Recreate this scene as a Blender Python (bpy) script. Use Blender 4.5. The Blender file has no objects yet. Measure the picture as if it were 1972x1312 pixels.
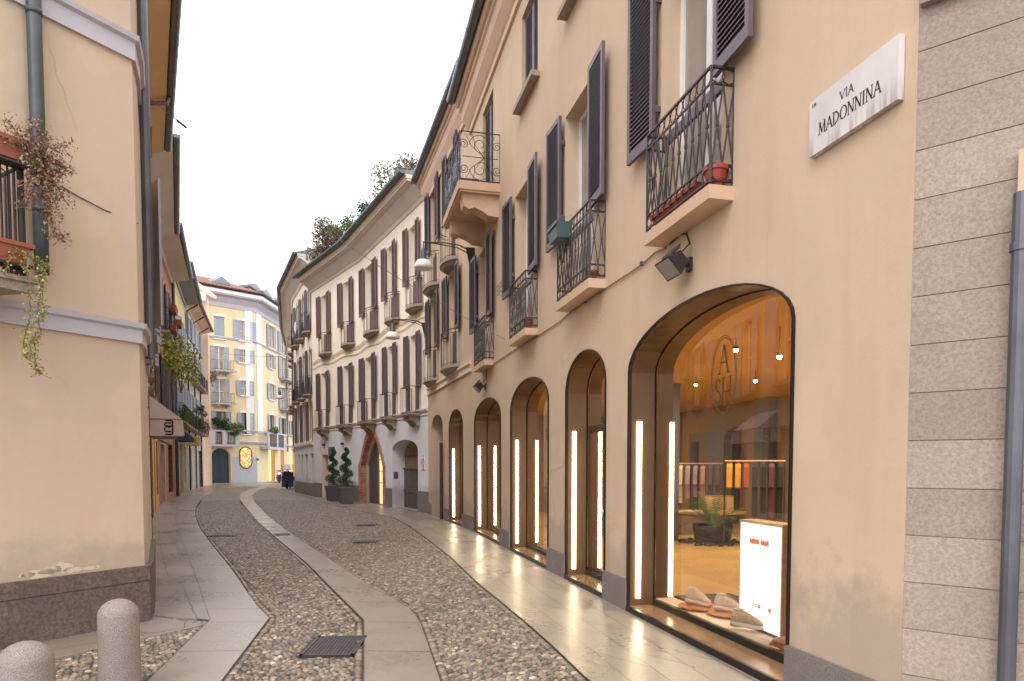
import bpy, bmesh, math, random
import numpy as np
from mathutils import Vector
from mathutils.geometry import tessellate_polygon
R = math.radians
random.seed(7)
rng = np.random.default_rng(7)
scn = bpy.context.scene
COL = scn.collection

# ---------------------------------------------------------------- camera
FPX, CX, PY0, EYE = 1315.0, 986.0, 959.0, 1.65
TH = math.atan(61.8 / FPX)
cd = bpy.data.cameras.new('camera')
cam = bpy.data.objects.new('camera', cd); COL.objects.link(cam)
cam.location = (0, 0, EYE); cam.rotation_euler = (R(90) - TH, 0, 0)
cd.sensor_width = 36; cd.lens = 36 * FPX / 1972
cd.shift_y = (PY0 - 656) / 1972
cd.clip_start = 0.05; cd.clip_end = 1500
scn.camera = cam
scn.render.resolution_x = 1024; scn.render.resolution_y = 681

# ---------------------------------------------------------------- sky, sun, exposure
w = bpy.data.worlds.new('World'); scn.world = w; w.use_nodes = True
nt = w.node_tree; bg = nt.nodes['Background']
sky = nt.nodes.new('ShaderNodeTexSky'); sky.sky_type = 'NISHITA'; sky.sun_disc = False
SUN_EL, SUN_ROT = R(48), R(200)
sky.sun_elevation = SUN_EL; sky.sun_rotation = SUN_ROT
sky.air_density = 1.0; sky.dust_density = 4.0
cl = nt.nodes.new('ShaderNodeMix'); cl.data_type = 'RGBA'
cl.inputs[0].default_value = 0.88
cl.inputs[7].default_value = (17.6, 17.8, 18.6, 1)     # overcast cloud deck
nt.links.new(sky.outputs[0], cl.inputs[6]); nt.links.new(cl.outputs[2], bg.inputs[0])
bg.inputs[1].default_value = 0.10
sd = bpy.data.lights.new('sun', 'SUN'); sd.energy = 0.7; sd.angle = R(25); sd.color = (1, .96, .9)
so = bpy.data.objects.new('sun', sd); COL.objects.link(so)
so.rotation_euler = (R(90) - SUN_EL, 0, -SUN_ROT + R(180)); so.location = (0, 0, 40)
scn.view_settings.view_transform = 'Standard'; scn.view_settings.look = 'None'
scn.view_settings.exposure = 0.64; scn.view_settings.gamma = 1.0
scn.view_settings.use_curve_mapping = False

# ---------------------------------------------------------------- unprojection of measured points
def ray(px, py):
    u = (px - CX) / FPX; v = (PY0 - py) / FPX
    return (u, math.cos(TH) + v * math.sin(TH), -math.sin(TH) + v * math.cos(TH))
def G(px, py, z=0.0):
    d = ray(px, py); k = (z - EYE) / d[2]
    return (d[0] * k, d[1] * k)
def ATZ(px, py, depth):
    d = ray(px, py); k = depth / d[1]
    return (d[0] * k, depth, EYE + d[2] * k)

class Fac:
    """a vertical facade along a ground polyline; s runs along it, h up, d out to the street"""
    def __init__(s, pts, side):
        s.p = [np.array(q, float) for q in pts]; s.sg = 1 if side == 'L' else -1
        s.cum = [0.0]; s.t = []; s.n = []
        for a, b in zip(s.p, s.p[1:]):
            L = np.linalg.norm(b - a); t = (b - a) / L
            s.cum.append(s.cum[-1] + L); s.t.append(t); s.n.append(s.sg * np.array((-t[1], t[0])))
        s.m = [s.n[0]]
        for i in range(1, len(s.p) - 1):
            m = s.n[i - 1] + s.n[i]; m = m / np.linalg.norm(m); s.m.append(m / np.dot(m, s.n[i]))
        s.m.append(s.n[-1]); s.L = s.cum[-1]
    def seg(s, q):
        for i in range(len(s.t)):
            if q <= s.cum[i + 1] or i == len(s.t) - 1: return i
    def pos(s, q, h, d=0.0):
        i = s.seg(q); f = (q - s.cum[i]) / (s.cum[i + 1] - s.cum[i])
        a = s.p[i] + d * s.m[i]; b = s.p[i + 1] + d * s.m[i + 1]
        x = a + (b - a) * f
        return (x[0], x[1], h)
    def inv(s, px, py, d=0.0):
        r = ray(px, py); best = None
        for i in range(len(s.t)):
            a = s.p[i] + d * s.m[i]; b = s.p[i + 1] + d * s.m[i + 1]; e = b - a
            den = r[0] * (-e[1]) + r[1] * e[0]
            if abs(den) < 1e-9: continue
            k = (a[0] * (-e[1]) + a[1] * e[0]) / den
            f = (r[0] * a[1] - r[1] * a[0]) / den
            lo = -9 if i == 0 else -1e-6; hi = 10 if i == len(s.t) - 1 else 1 + 1e-6
            if k > 0 and lo <= f <= hi and (best is None or k < best[0]):
                best = (k, s.cum[i] + f * (s.cum[i + 1] - s.cum[i]), EYE + k * r[2])
        return best[1], best[2]
    def sd(s, x, y):
        best = None
        for i in range(len(s.t)):
            v = np.array((x, y)) - s.p[i]; q = np.dot(v, s.t[i]); d = np.dot(v, s.n[i])
            L = s.cum[i + 1] - s.cum[i]
            e = max(0, -q if i else 0) + max(0, (q - L) if i < len(s.t) - 1 else 0)
            if best is None or e < best[0]: best = (e, s.cum[i] + q, d)
        return best[1], best[2]
    def fr(s, q, h=0.0, d=0.0):
        i = s.seg(q); o = np.array(s.pos(q, h, d))
        return (o, np.array((*s.t[i], 0.)), np.array((*s.n[i], 0.)))
    def brk(s, a, b): return sorted({a, b} | {c for c in s.cum if a < c < b})

def frame(x, y, ang, z=0.0):
    c, q = math.cos(ang), math.sin(ang)
    return (np.array((x, y, z)), np.array((c, q, 0.)), np.array((-q, c, 0.)))

# ---------------------------------------------------------------- objects
ORG = {}
def thing(name, label, cat, loc=(0, 0, 0), group=None, kind=None):
    o = bpy.data.objects.new(name, None); COL.objects.link(o)
    o.location = loc; o['label'] = label; o['category'] = cat
    if group: o['group'] = group
    if kind: o['kind'] = kind
    o.empty_display_size = .3
    ORG[o.name] = Vector(loc); return o
def tag(o, label, cat, group=None, kind=None):
    o['label'] = label; o['category'] = cat
    if group: o['group'] = group
    if kind: o['kind'] = kind
    return o

class MB:
    def __init__(s): s.v = []; s.f = []; s.mi = []; s.ms = []; s.cur = 0; s.uv = None
    def m(s, mat):
        if mat not in s.ms: s.ms.append(mat)
        s.cur = s.ms.index(mat); return s
    def face(s, pts):
        n = len(s.v); s.v += [tuple(p) for p in pts]; s.f.append(tuple(range(n, n + len(pts)))); s.mi.append(s.cur)
    def hexa(s, p):
        n = len(s.v); s.v += [tuple(q) for q in p]
        for a in ((0, 3, 2, 1), (4, 5, 6, 7), (0, 1, 5, 4), (1, 2, 6, 5), (2, 3, 7, 6), (3, 0, 4, 7)):
            s.f.append(tuple(n + i for i in a)); s.mi.append(s.cur)
    def box(s, F, a0, a1, b0, b1, c0, c1):
        """a along the wall, b outwards, c up"""
        o, t, n = F; up = np.array((0, 0, 1.))
        q = lambda a, b, c: o + a * t + b * n + c * up
        s.hexa([q(a0, b0, c0), q(a1, b0, c0), q(a1, b1, c0), q(a0, b1, c0), q(a0, b0, c1), q(a1, b0, c1), q(a1, b1, c1), q(a0, b1, c1)])
    def ft(s, fac, s0, s1, d0, d1, h0, h1):
        """block that follows a facade"""
        bk = fac.brk(s0, s1)
        for a, b in zip(bk, bk[1:]):
            b2 = b - 1e-7
            P = lambda q, d, h: fac.pos(q, h, d)
            s.hexa([P(a + 1e-7, d0, h0), P(b2, d0, h0), P(b2, d1, h0), P(a + 1e-7, d1, h0), P(a + 1e-7, d0, h1), P(b2, d0, h1), P(b2, d1, h1), P(a + 1e-7, d1, h1)])
    def tube(s, pts, r, n=6, caps=True):
        pts = [np.array(p, float) for p in pts]; rings = []
        rs = r if isinstance(r, (list, tuple)) else [r] * len(pts)
        base = len(s.v); up = None
        for i, p in enumerate(pts):
            a = pts[max(0, i - 1)]; b = pts[min(len(pts) - 1, i + 1)]
            t = b - a; t = t / (np.linalg.norm(t) + 1e-12)
            if up is None:
                up = np.array((0, 0, 1.)) if abs(t[2]) < .9 else np.array((1., 0, 0))
            x = np.cross(up, t); x /= (np.linalg.norm(x) + 1e-12); y = np.cross(t, x); up = y
            for k in range(n):
                an = 2 * math.pi * (k + .5) / n
                s.v.append(tuple(p + rs[i] * (math.cos(an) * x + math.sin(an) * y)))
        for i in range(len(pts) - 1):
            for k in range(n):
                a = base + i * n + k; b = base + i * n + (k + 1) % n
                s.f.append((a, b, b + n, a + n)); s.mi.append(s.cur)
        if caps:
            s.f.append(tuple(base + k for k in range(n))[::-1]); s.mi.append(s.cur)
            e = base + (len(pts) - 1) * n
            s.f.append(tuple(e + k for k in range(n))); s.mi.append(s.cur)
    def ring(s, c, x, y, rad, r, n=12, m=4, a0=0, a1=2 * math.pi, k=1.0):
        c, x, y = map(lambda q: np.array(q, float), (c, x, y))
        s.tube([c + rad * (math.cos(a) * x + k * math.sin(a) * y) for a in np.linspace(a0, a1, n + 1)], r, m, False)
    def lathe(s, c, prof, n=16, ax=None):
        """prof: (radius, z) pairs about a vertical axis at c"""
        base = len(s.v)
        for r, z in prof:
            for k in range(n):
                a = 2 * math.pi * k / n
                s.v.append((c[0] + r * math.cos(a), c[1] + r * math.sin(a), c[2] + z))
        for i in range(len(prof) - 1):
            for k in range(n):
                a = base + i * n + k; b = base + i * n + (k + 1) % n
                s.f.append((a, b, b + n, a + n)); s.mi.append(s.cur)
    def sweep(s, fac, prof, s0, s1, closed=False, caps=True):
        bk = fac.brk(s0, s1); n = len(prof); base = len(s.v)
        for q in bk:
            for d, h in prof: s.v.append(fac.pos(q, h, d))
        m = n if closed else n - 1
        for i in range(len(bk) - 1):
            for k in range(m):
                a = base + i * n + k; b = base + i * n + (k + 1) % n
                s.f.append((a, b, b + n, a + n)); s.mi.append(s.cur)
        if caps:
            s.f.append(tuple(base + k for k in range(n))); s.mi.append(s.cur)
            e = base + (len(bk) - 1) * n
            s.f.append(tuple(e + k for k in range(n))); s.mi.append(s.cur)
    def poly(s, pts, z, uvf=None):
        """concave ground polygon"""
        tri = tessellate_polygon([[Vector((p[0], p[1], 0)) for p in pts]])
        n = len(s.v); s.v += [(p[0], p[1], z) for p in pts]
        for t in tri:
            a, b, c = [pts[i] for i in t]
            cr = (b[0] - a[0]) * (c[1] - a[1]) - (b[1] - a[1]) * (c[0] - a[0])
            t = t if cr > 0 else t[::-1]
            s.f.append(tuple(n + i for i in t)); s.mi.append(s.cur)
    def skirt(s, pts, z0, z1):
        for a, b in zip(pts, pts[1:] + pts[:1]):
            s.face([(*a, z0), (*b, z0), (*b, z1), (*a, z1)])
    def build(s, name, mat=None, parent=None, smooth=False, fix=True):
        me = bpy.data.meshes.new(name)
        o = bpy.data.objects.new(name, me); COL.objects.link(o)
        og = Vector((0, 0, 0))
        if parent is not None:
            o.parent = parent; og = ORG.get(parent.name, og)
        ORG[o.name] = og
        v = [(a[0] - og[0], a[1] - og[1], a[2] - og[2]) for a in s.v]
        me.from_pydata(v, [], s.f)
        if s.ms:
            for q in s.ms: me.materials.append(q)
            me.polygons.foreach_set('material_index', s.mi)
        else: me.materials.append(mat)
        if smooth: me.polygons.foreach_set('use_smooth', [True] * len(me.polygons))
        if s.uv:
            l = me.uv_layers.new(name='uv'); idx = np.zeros(len(me.loops), int); me.loops.foreach_get('vertex_index', idx)
            l.data.foreach_set('uv', np.array([s.uv(*s.v[i]) for i in idx], float).ravel())
        me.update(); return o

# ---------------------------------------------------------------- materials
def C(r, g, b):
    f = lambda c: (c / 255 / 12.92) if c / 255 <= .04045 else ((c / 255 + .055) / 1.055) ** 2.4
    return (f(r), f(g), f(b), 1)
def dim(c, k): return (c[0] * k, c[1] * k, c[2] * k, 1)
class NT:
    def __init__(s, name):
        s.mat = bpy.data.materials.new(name); s.mat.use_nodes = True
        s.t = s.mat.node_tree; s.b = s.t.nodes['Principled BSDF']; s.out = s.t.nodes['Material Output']
        s.geo = s.t.nodes.new('ShaderNodeNewGeometry')
    def n(s, ty, **k):
        q = s.t.nodes.new(ty)
        for a, b in k.items(): setattr(q, a, b)
        return q
    def l(s, a, b): s.t.links.new(a, b)
    def vec(s, scale=(1, 1, 1), src=None):
        m = s.n('ShaderNodeMapping'); m.inputs['Scale'].default_value = scale
        s.l(src or s.geo.outputs['Position'], m.inputs['Vector']); return m.outputs[0]
    def noise(s, sc, det=4, rough=.55, v=None, dist=0):
        q = s.n('ShaderNodeTexNoise'); q.inputs['Scale'].default_value = sc; q.inputs['Detail'].default_value = det
        q.inputs['Roughness'].default_value = rough; q.inputs['Distortion'].default_value = dist
        s.l(v or s.geo.outputs['Position'], q.inputs['Vector']); return q.outputs['Fac']
    def ramp(s, f, stops):
        r = s.n('ShaderNodeValToRGB'); e = r.color_ramp.elements
        while len(e) < len(stops): e.new(.5)
        for i, (p, c) in enumerate(stops):
            e[i].position = p; e[i].color = c if len(c) == 4 else (*c, 1)
        s.l(f, r.inputs[0]); return r.outputs[0]
    def mix(s, f, a, b, mode='MIX'):
        m = s.n('ShaderNodeMix'); m.data_type = 'RGBA'; m.blend_type = mode
        for i, q in ((0, f), (6, a), (7, b)):
            if isinstance(q, bpy.types.NodeSocket): s.l(q, m.inputs[i])
            else: m.inputs[i].default_value = q
        return m.outputs[2]
    def math(s, op, a, b=0.):
        m = s.n('ShaderNodeMath', operation=op)
        for i, q in ((0, a), (1, b)):
            if isinstance(q, bpy.types.NodeSocket): s.l(q, m.inputs[i])
            else: m.inputs[i].default_value = q
        return m.outputs[0]
    def bump(s, h, st=.3, dist=.01, nrm=None):
        b = s.n('ShaderNodeBump'); b.inputs['Strength'].default_value = st; b.inputs['Distance'].default_value = dist
        s.l(h, b.inputs['Height'])
        if nrm: s.l(nrm, b.inputs['Normal'])
        s.l(b.outputs[0], s.b.inputs['Normal']); return b.outputs[0]
    def col(s, c):
        if isinstance(c, bpy.types.NodeSocket): s.l(c, s.b.inputs['Base Color'])
        else: s.b.inputs['Base Color'].default_value = c
    def rough(s, c):
        if isinstance(c, bpy.types.NodeSocket): s.l(c, s.b.inputs['Roughness'])
        else: s.b.inputs['Roughness'].default_value = c

def plaster(name, c, var=.10, stain=.5, bump=.35, dirt=None):
    t = NT(name)
    big = t.noise(.55, 5, .6); strk = t.noise(1.0, 4, .6, t.vec((2.6, 2.6, .22))); fine = t.noise(18, 5, .7)
    a = t.mix(t.ramp(big, [(.32, (0, 0, 0, 1)), (.7, (1, 1, 1, 1))]), dim(c, 1 - var), dim(c, 1 + var * .5))
    a = t.mix(t.math('MULTIPLY', t.ramp(strk, [(.5, (0, 0, 0, 1)), (.78, (1, 1, 1, 1))]), stain * .55), a, (c[0] * .74, c[1] * .68, c[2] * .62, 1))
    a = t.mix(t.math('MULTIPLY', t.ramp(fine, [(.35, (0, 0, 0, 1)), (.7, (1, 1, 1, 1))]), .12), a, dim(c, .78))
    if dirt:     # grime splashed up the foot of the wall
        z = t.n('ShaderNodeSeparateXYZ'); t.l(t.geo.outputs['Position'], z.inputs[0])
        k = t.math('ADD', z.outputs[2], t.math('MULTIPLY', t.noise(3.0, 5, .7), -1.3))
        k = t.ramp(k, [(.0, (1, 1, 1, 1)), (.35, (0, 0, 0, 1))])
        a = t.mix(t.math('MULTIPLY', k, dirt), a, (.2, .18, .17, 1))
    v = t.n('ShaderNodeTexVoronoi'); v.feature = 'DISTANCE_TO_EDGE'; v.inputs['Scale'].default_value = .38
    wn = t.n('ShaderNodeTexNoise'); wn.inputs['Scale'].default_value = 1.3; wn.inputs['Detail'].default_value = 6; t.l(t.geo.outputs['Position'], wn.inputs['Vector'])
    wm = t.n('ShaderNodeMix'); wm.data_type = 'VECTOR'; wm.inputs[0].default_value = .35; t.l(t.geo.outputs['Position'], wm.inputs[4]); t.l(wn.outputs['Color'], wm.inputs[5]); t.l(wm.outputs[1], v.inputs['Vector'])
    ck = t.math('MULTIPLY', t.ramp(v.outputs['Distance'], [(.0, (1, 1, 1, 1)), (.0022, (0, 0, 0, 1))]), t.ramp(t.noise(.45, 3), [(.52, (0, 0, 0, 1)), (.6, (.45, .45, .45, 1))]))
    a = t.mix(ck, a, dim(c, .5))
    pt_ = t.ramp(t.noise(1.4, 2, .3, dist=.4), [(.60, (0, 0, 0, 1)), (.63, (.10, .10, .10, 1))]); a = t.mix(pt_, a, dim(c, 1.35))
    t.col(a); t.rough(.88)
    t.bump(t.math('ADD', t.noise(5, 6, .65), t.math('MULTIPLY', t.noise(60, 3, .6), .25)), bump, .012)
    return t.mat
def stone(name, c, c2, sc=90, rough=.8, bump=.5, bd=.006, var=.25):
    t = NT(name)
    sp = t.noise(sc, 3, .8); big = t.noise(1.7, 5, .6)
    a = t.mix(t.ramp(sp, [(.36, (0, 0, 0, 1)), (.62, (1, 1, 1, 1))]), c2, c)
    a = t.mix(t.math('MULTIPLY', t.ramp(big, [(.3, (0, 0, 0, 1)), (.72, (1, 1, 1, 1))]), var), a, dim(c2, .75))
    t.col(a); t.rough(rough); t.bump(t.math('ADD', t.noise(sc * .5, 4, .7), t.math('MULTIPLY', t.noise(8, 4), .6)), bump, bd)
    return t.mat
def paint(name, c, rough=.5, var=.12, metal=0, bump=.1, sc=6):
    t = NT(name); a = t.noise(sc, 5, .65)
    t.col(t.mix(t.ramp(a, [(.3, (0, 0, 0, 1)), (.7, (1, 1, 1, 1))]), dim(c, 1 - var), dim(c, 1 + var)))
    t.rough(t.math('ADD', t.math('MULTIPLY', t.noise(sc * 3), .25), rough - .12)); t.b.inputs['Metallic'].default_value = metal
    if bump: t.bump(t.noise(40, 3), bump, .003)
    return t.mat
def emit(name, c, k):
    t = NT(name); t.col((0, 0, 0, 1)); t.b.inputs['Emission Color'].default_value = c; t.b.inputs['Emission Strength'].default_value = k
    return t.mat
def glass(name, tint=(.96, .96, .94, 1), refl=1.0, ior=1.7, rough=0.0):
    t = NT(name); t.t.nodes.remove(t.b)
    tr = t.n('ShaderNodeBsdfTransparent'); tr.inputs[0].default_value = tint
    gl = t.n('ShaderNodeBsdfGlossy'); gl.inputs['Roughness'].default_value = rough; gl.inputs[0].default_value = (refl, refl, refl, 1)
    fr = t.n('ShaderNodeFresnel'); fr.inputs[0].default_value = ior
    mx = t.n('ShaderNodeMixShader'); t.l(fr.outputs[0], mx.inputs[0]); t.l(tr.outputs[0], mx.inputs[1]); t.l(gl.outputs[0], mx.inputs[2])
    t.l(mx.outputs[0], t.out.inputs[0]); return t.mat
def leafmat(name, cols, sc=22):
    t = NT(name); n = t.noise(sc, 2, .5); k = len(cols)
    t.col(t.ramp(n, [(.3 + .4 * i / (k - 1), c) for i, c in enumerate(cols)])); t.rough(.6)
    t.b.inputs['Subsurface Weight'].default_value = 0.0
    return t.mat

M = {}
M['wallA'] = plaster('cream_plaster', C(202, 177, 150), .06, .55, .35, dirt=.4)
M['wallC'] = plaster('pale_cream_plaster', C(246, 233, 212), .04, .3)
M['wallCg'] = plaster('grey_ground_plaster', C(218, 217, 222), .05, .2, dirt=.4)
M['wallL'] = plaster('pink_beige_plaster', C(201, 178, 154), .06, .5, .3, dirt=.3)
M['wallL2'] = plaster('ochre_plaster', C(222, 176, 110), .08, .4)
M['wallL3'] = plaster('beige_plaster', C(200, 180, 150), .08, .4)
M['wallRed'] = plaster('brick_red_plaster', C(190, 124, 98), .1, .4)
M['wallYel'] = plaster('pale_yellow_plaster', C(222, 200, 140), .08, .4)
M['wallWhite'] = plaster('white_plaster', C(218, 214, 212), .06, .3)
M['wallPeach'] = plaster('peach_plaster', C(230, 196, 168), .05, .3)
M['wallE'] = plaster('yellow_plaster', C(224, 204, 164), .05, .3)
M['wallEg'] = plaster('grey_blue_plaster', C(180, 184, 190), .05, .4)
M['band'] = plaster('grey_band_plaster', C(190, 184, 190), .05, .3, .1)
M['white'] = plaster('white_stucco', C(232, 230, 228), .04, .3, .1)
M['corn'] = plaster('brown_soffit_plaster', C(222, 192, 168), .06, .3, .15)
M['cornC'] = plaster('grey_soffit_plaster', C(222, 210, 196), .08, .5, .2)
M['cornT'] = plaster('cornice_edge_plaster', C(226, 204, 182), .05, .4, .15)
M['orange'] = plaster('orange_soffit', C(206, 172, 134), .04, .2, .1)
M['stoneS'] = stone('rusticated_stone', C(180, 164, 151), C(152, 136, 124), 55, .85, .5, .008, .4)
def _courses(mat):
    nt_ = mat.node_tree; b = nt_.nodes['Principled BSDF']; src = b.inputs['Base Color'].links[0].from_socket
    g = nt_.nodes.new('ShaderNodeNewGeometry'); s_ = nt_.nodes.new('ShaderNodeSeparateXYZ'); nt_.links.new(g.outputs['Position'], s_.inputs[0])
    a = nt_.nodes.new('ShaderNodeMath'); a.operation = 'MULTIPLY_ADD'; a.inputs[1].default_value = 1 / .2645; a.inputs[2].default_value = -(1.79 / .2645) + 20; nt_.links.new(s_.outputs[2], a.inputs[0])
    f = nt_.nodes.new('ShaderNodeMath'); f.operation = 'FLOOR'; nt_.links.new(a.outputs[0], f.inputs[0])
    w_ = nt_.nodes.new('ShaderNodeTexWhiteNoise'); w_.noise_dimensions = '1D'; nt_.links.new(f.outputs[0], w_.inputs['W'])
    r = nt_.nodes.new('ShaderNodeValToRGB'); r.color_ramp.elements[0].color = (.80, .79, .78, 1); r.color_ramp.elements[1].color = (1.0, .97, .93, 1); nt_.links.new(w_.outputs['Value'], r.inputs[0])
    m_ = nt_.nodes.new('ShaderNodeMix'); m_.data_type = 'RGBA'; m_.blend_type = 'MULTIPLY'; m_.inputs[0].default_value = 1; nt_.links.new(src, m_.inputs[6]); nt_.links.new(r.outputs[0], m_.inputs[7]); nt_.links.new(m_.outputs[2], b.inputs['Base Color'])
_courses(M['stoneS'])
M['granite'] = stone('granite_plinth', C(150, 140, 134), C(100, 92, 88), 120, .7, .3, .004, .5)
M['plinthL'] = stone('dark_plinth', C(122, 108, 98), C(84, 72, 64), 30, .8, .5, .008, .6)
M['bollard'] = stone('grey_granite', C(168, 156, 146), C(100, 92, 86), 160, .75, .5, .004, .3)
M['slab'] = stone('balcony_stone', C(176, 160, 146), C(140, 124, 110), 40, .85, .4, .004, .4)
M['slabA'] = plaster('balcony_plaster', C(204, 172, 144), .08, .5)
M['shut'] = paint('plum_grey_paint', C(96, 82, 90), .5, .12)
M['shutR'] = paint('red_brown_paint', C(116, 88, 88), .55, .12)
M['shutG'] = paint('blue_grey_paint', C(156, 160, 170), .55, .08)
M['shutD'] = paint('dark_shutter_paint', C(58, 58, 66), .5, .12)
M['shutO'] = paint('brown_olive_paint', C(92, 78, 54), .55, .1)
M['iron'] = paint('dark_iron', C(62, 54, 54), .5, .2, .3)
M['gut'] = paint('grey_green_copper', C(100, 106, 112), .4, .2, .4, .1, 2)
M['gutV'] = paint('verdigris_copper', C(92, 106, 106), .5, .25, .3, .1, 1.3)
M['pipe'] = paint('grey_metal_pipe', C(98, 98, 104), .45, .2, .5, .1, 2.5)
M['pipeG'] = paint('green_copper_pipe', C(74, 80, 82), .5, .3, .3, .1, 2)
M['winf'] = paint('white_window_frame', C(226, 222, 220), .5, .05)
M['winb'] = paint('brown_window_frame', C(70, 56, 56), .5, .1)
M['bronze'] = paint('bronze_metal', C(98, 76, 56), .38, .08, .35, .03, 2)
M['bronzeD'] = paint('dark_bronze', C(52, 44, 42), .35, .1, .6, .02)
M['black'] = paint('black_gap', C(18, 16, 16), .6, .1)
M['doorT'] = paint('teal_door_paint', C(34, 56, 70), .5, .15)
M['doorG'] = paint('grey_door_paint', C(92, 82, 84), .55, .2)
M['wood'] = paint('worn_wood', C(140, 116, 88), .6, .2, 0, .3, 5)
M['terra'] = paint('terracotta', C(146, 84, 62), .75, .15)
M['terraR'] = paint('red_plastic_pot', C(150, 60, 46), .6, .15)
M['green_pl'] = paint('green_plastic', C(74, 100, 100), .5, .1)
M['lampw'] = paint('white_lamp_shade', C(232, 226, 222), .35, .04)
M['lampg'] = paint('slate_lamp_cap', C(66, 78, 90), .45, .1)
M['zinc'] = paint('zinc_roof', C(120, 122, 130), .5, .12, .3)
M['leafg'] = leafmat('green_leaves', [(.03, .07, .02, 1), (.08, .15, .03, 1), (.18, .25, .05, 1)])
M['leafd'] = leafmat('dark_green_leaves', [(.015, .04, .015, 1), (.03, .08, .025, 1), (.05, .12, .03, 1)])
M['leafr'] = leafmat('reddish_leaves', [(.13, .08, .06, 1), (.24, .16, .11, 1), (.15, .17, .08, 1)], 7)
M['leafb'] = leafmat('dry_brown_leaves', [(.10, .05, .035, 1), (.26, .13, .085, 1), (.36, .22, .14, 1), (.14, .2, .05, 1)], 14)
M['leafy'] = leafmat('yellow_green_leaves', [(.16, .12, .04, 1), (.3, .3, .05, 1), (.4, .4, .09, 1), (.1, .2, .03, 1)], 18)
M['twig'] = paint('twig_bark', C(120, 92, 70), .8, .2)
M['strip'] = emit('warm_light_strip', (1, .80, .50, 1), 13.0)
M['spot'] = emit('warm_spot_bulb', (1, .86, .66, 1), 30.0)
M['glassS'] = glass('shop_glass', ior=2.45)
M['glassD'] = NT('dark_window_glass').mat
def _gd(key, c, rough=.08):
    t = NT(key); n = t.noise(1.3, 3); t.col(t.mix(n, dim(c, .6), dim(c, 1.3))); t.rough(rough); t.b.inputs['Specular IOR Level'].default_value = .8
    return t.mat
M['glassD'] = _gd('dark_window_glass', C(70, 70, 76))
M['glassC'] = _gd('curtained_glass', C(150, 142, 136), .15)
# ---------------------------------------------------------------- facade pieces
def arch_pts(o, n=16, grow=0.0):
    """outline of an opening from its s0 foot up and over to its s1 foot"""
    s0, s1, h0 = o['s0'] - grow, o['s1'] + grow, o['h0']
    r = o.get('rise', 0); hs = o['h1']; c = (s0 + s1) / 2; a = (s1 - s0) / 2
    if not r: return [(s0, h0), (s0, hs + grow), (s1, hs + grow), (s1, h0)]
    pts = [(s0, h0)]
    for i in range(n + 1):
        u = -1 + 2 * i / n
        if o.get('gothic'): y = (1 - abs(u) ** 1.75) * (r + grow)
        else:
            an = math.pi * (1 - i / n); u = math.cos(an); y = math.sin(an) * (r + grow)
        pts.append((c + a * u, hs + y))
    pts.append((s1, h0)); return pts
def wall(mb, fac, s0, s1, h0, h1, ops, depth=.28, revd=None):
    ops = [o for o in ops if o['s1'] > s0 and o['s0'] < s1]
    S = sorted({s0, s1} | {c for c in fac.cum if s0 < c < s1} | {x for o in ops for x in (o['s0'], o['s1']) if s0 < x < s1})
    H = sorted({h0, h1} | {x for o in ops for x in (o['h0'], o['h1'] + o.get('rise', 0)) if h0 < x < h1})
    P = lambda q, h, d=0.: fac.pos(q, h, d)
    for a, b in zip(S, S[1:]):
        for c, d in zip(H, H[1:]):
            m, k = (a + b) / 2, (c + d) / 2
            if any(o['s0'] < m < o['s1'] and o['h0'] < k < o['h1'] + o.get('rise', 0) for o in ops): continue
            mb.face([P(a + 1e-7, c), P(b, c), P(b, d), P(a + 1e-7, d)])
    for o in ops:
        if not (h0 <= (o['h0'] + o['h1']) / 2 <= h1): continue
        pts = arch_pts(o); top = o['h1'] + o.get('rise', 0)
        if o.get('rise'):
            for (a, c), (b, d) in zip(pts[1:-1], pts[2:-1]):
                mb.face([P(a, c), P(b, d), P(b, top), P(a, top)])
        if o.get('reveal', True):
            dd = o.get('depth', depth)
            full = pts + ([pts[0]] if o['h0'] > .05 else [])
            for (a, c), (b, d) in zip(full, full[1:]):
                mb.face([P(a, c), P(b, d), P(b, d, -dd), P(a, c, -dd)])
def outline_strip(mb, fac, o, d0, d1, grow=0., g2=None):
    a = arch_pts(o, 20, grow); b = arch_pts(o, 20, grow if g2 is None else g2)
    for p, q, p2, q2 in zip(a, a[1:], b, b[1:]):
        mb.face([fac.pos(*p, d0), fac.pos(*q, d0), fac.pos(*q2, d1), fac.pos(*p2, d1)])
def fill(mb, fac, o, d, grow=0.):
    p = arch_pts(o, 20, grow); mb.face([fac.pos(*q, d) for q in p])

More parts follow.
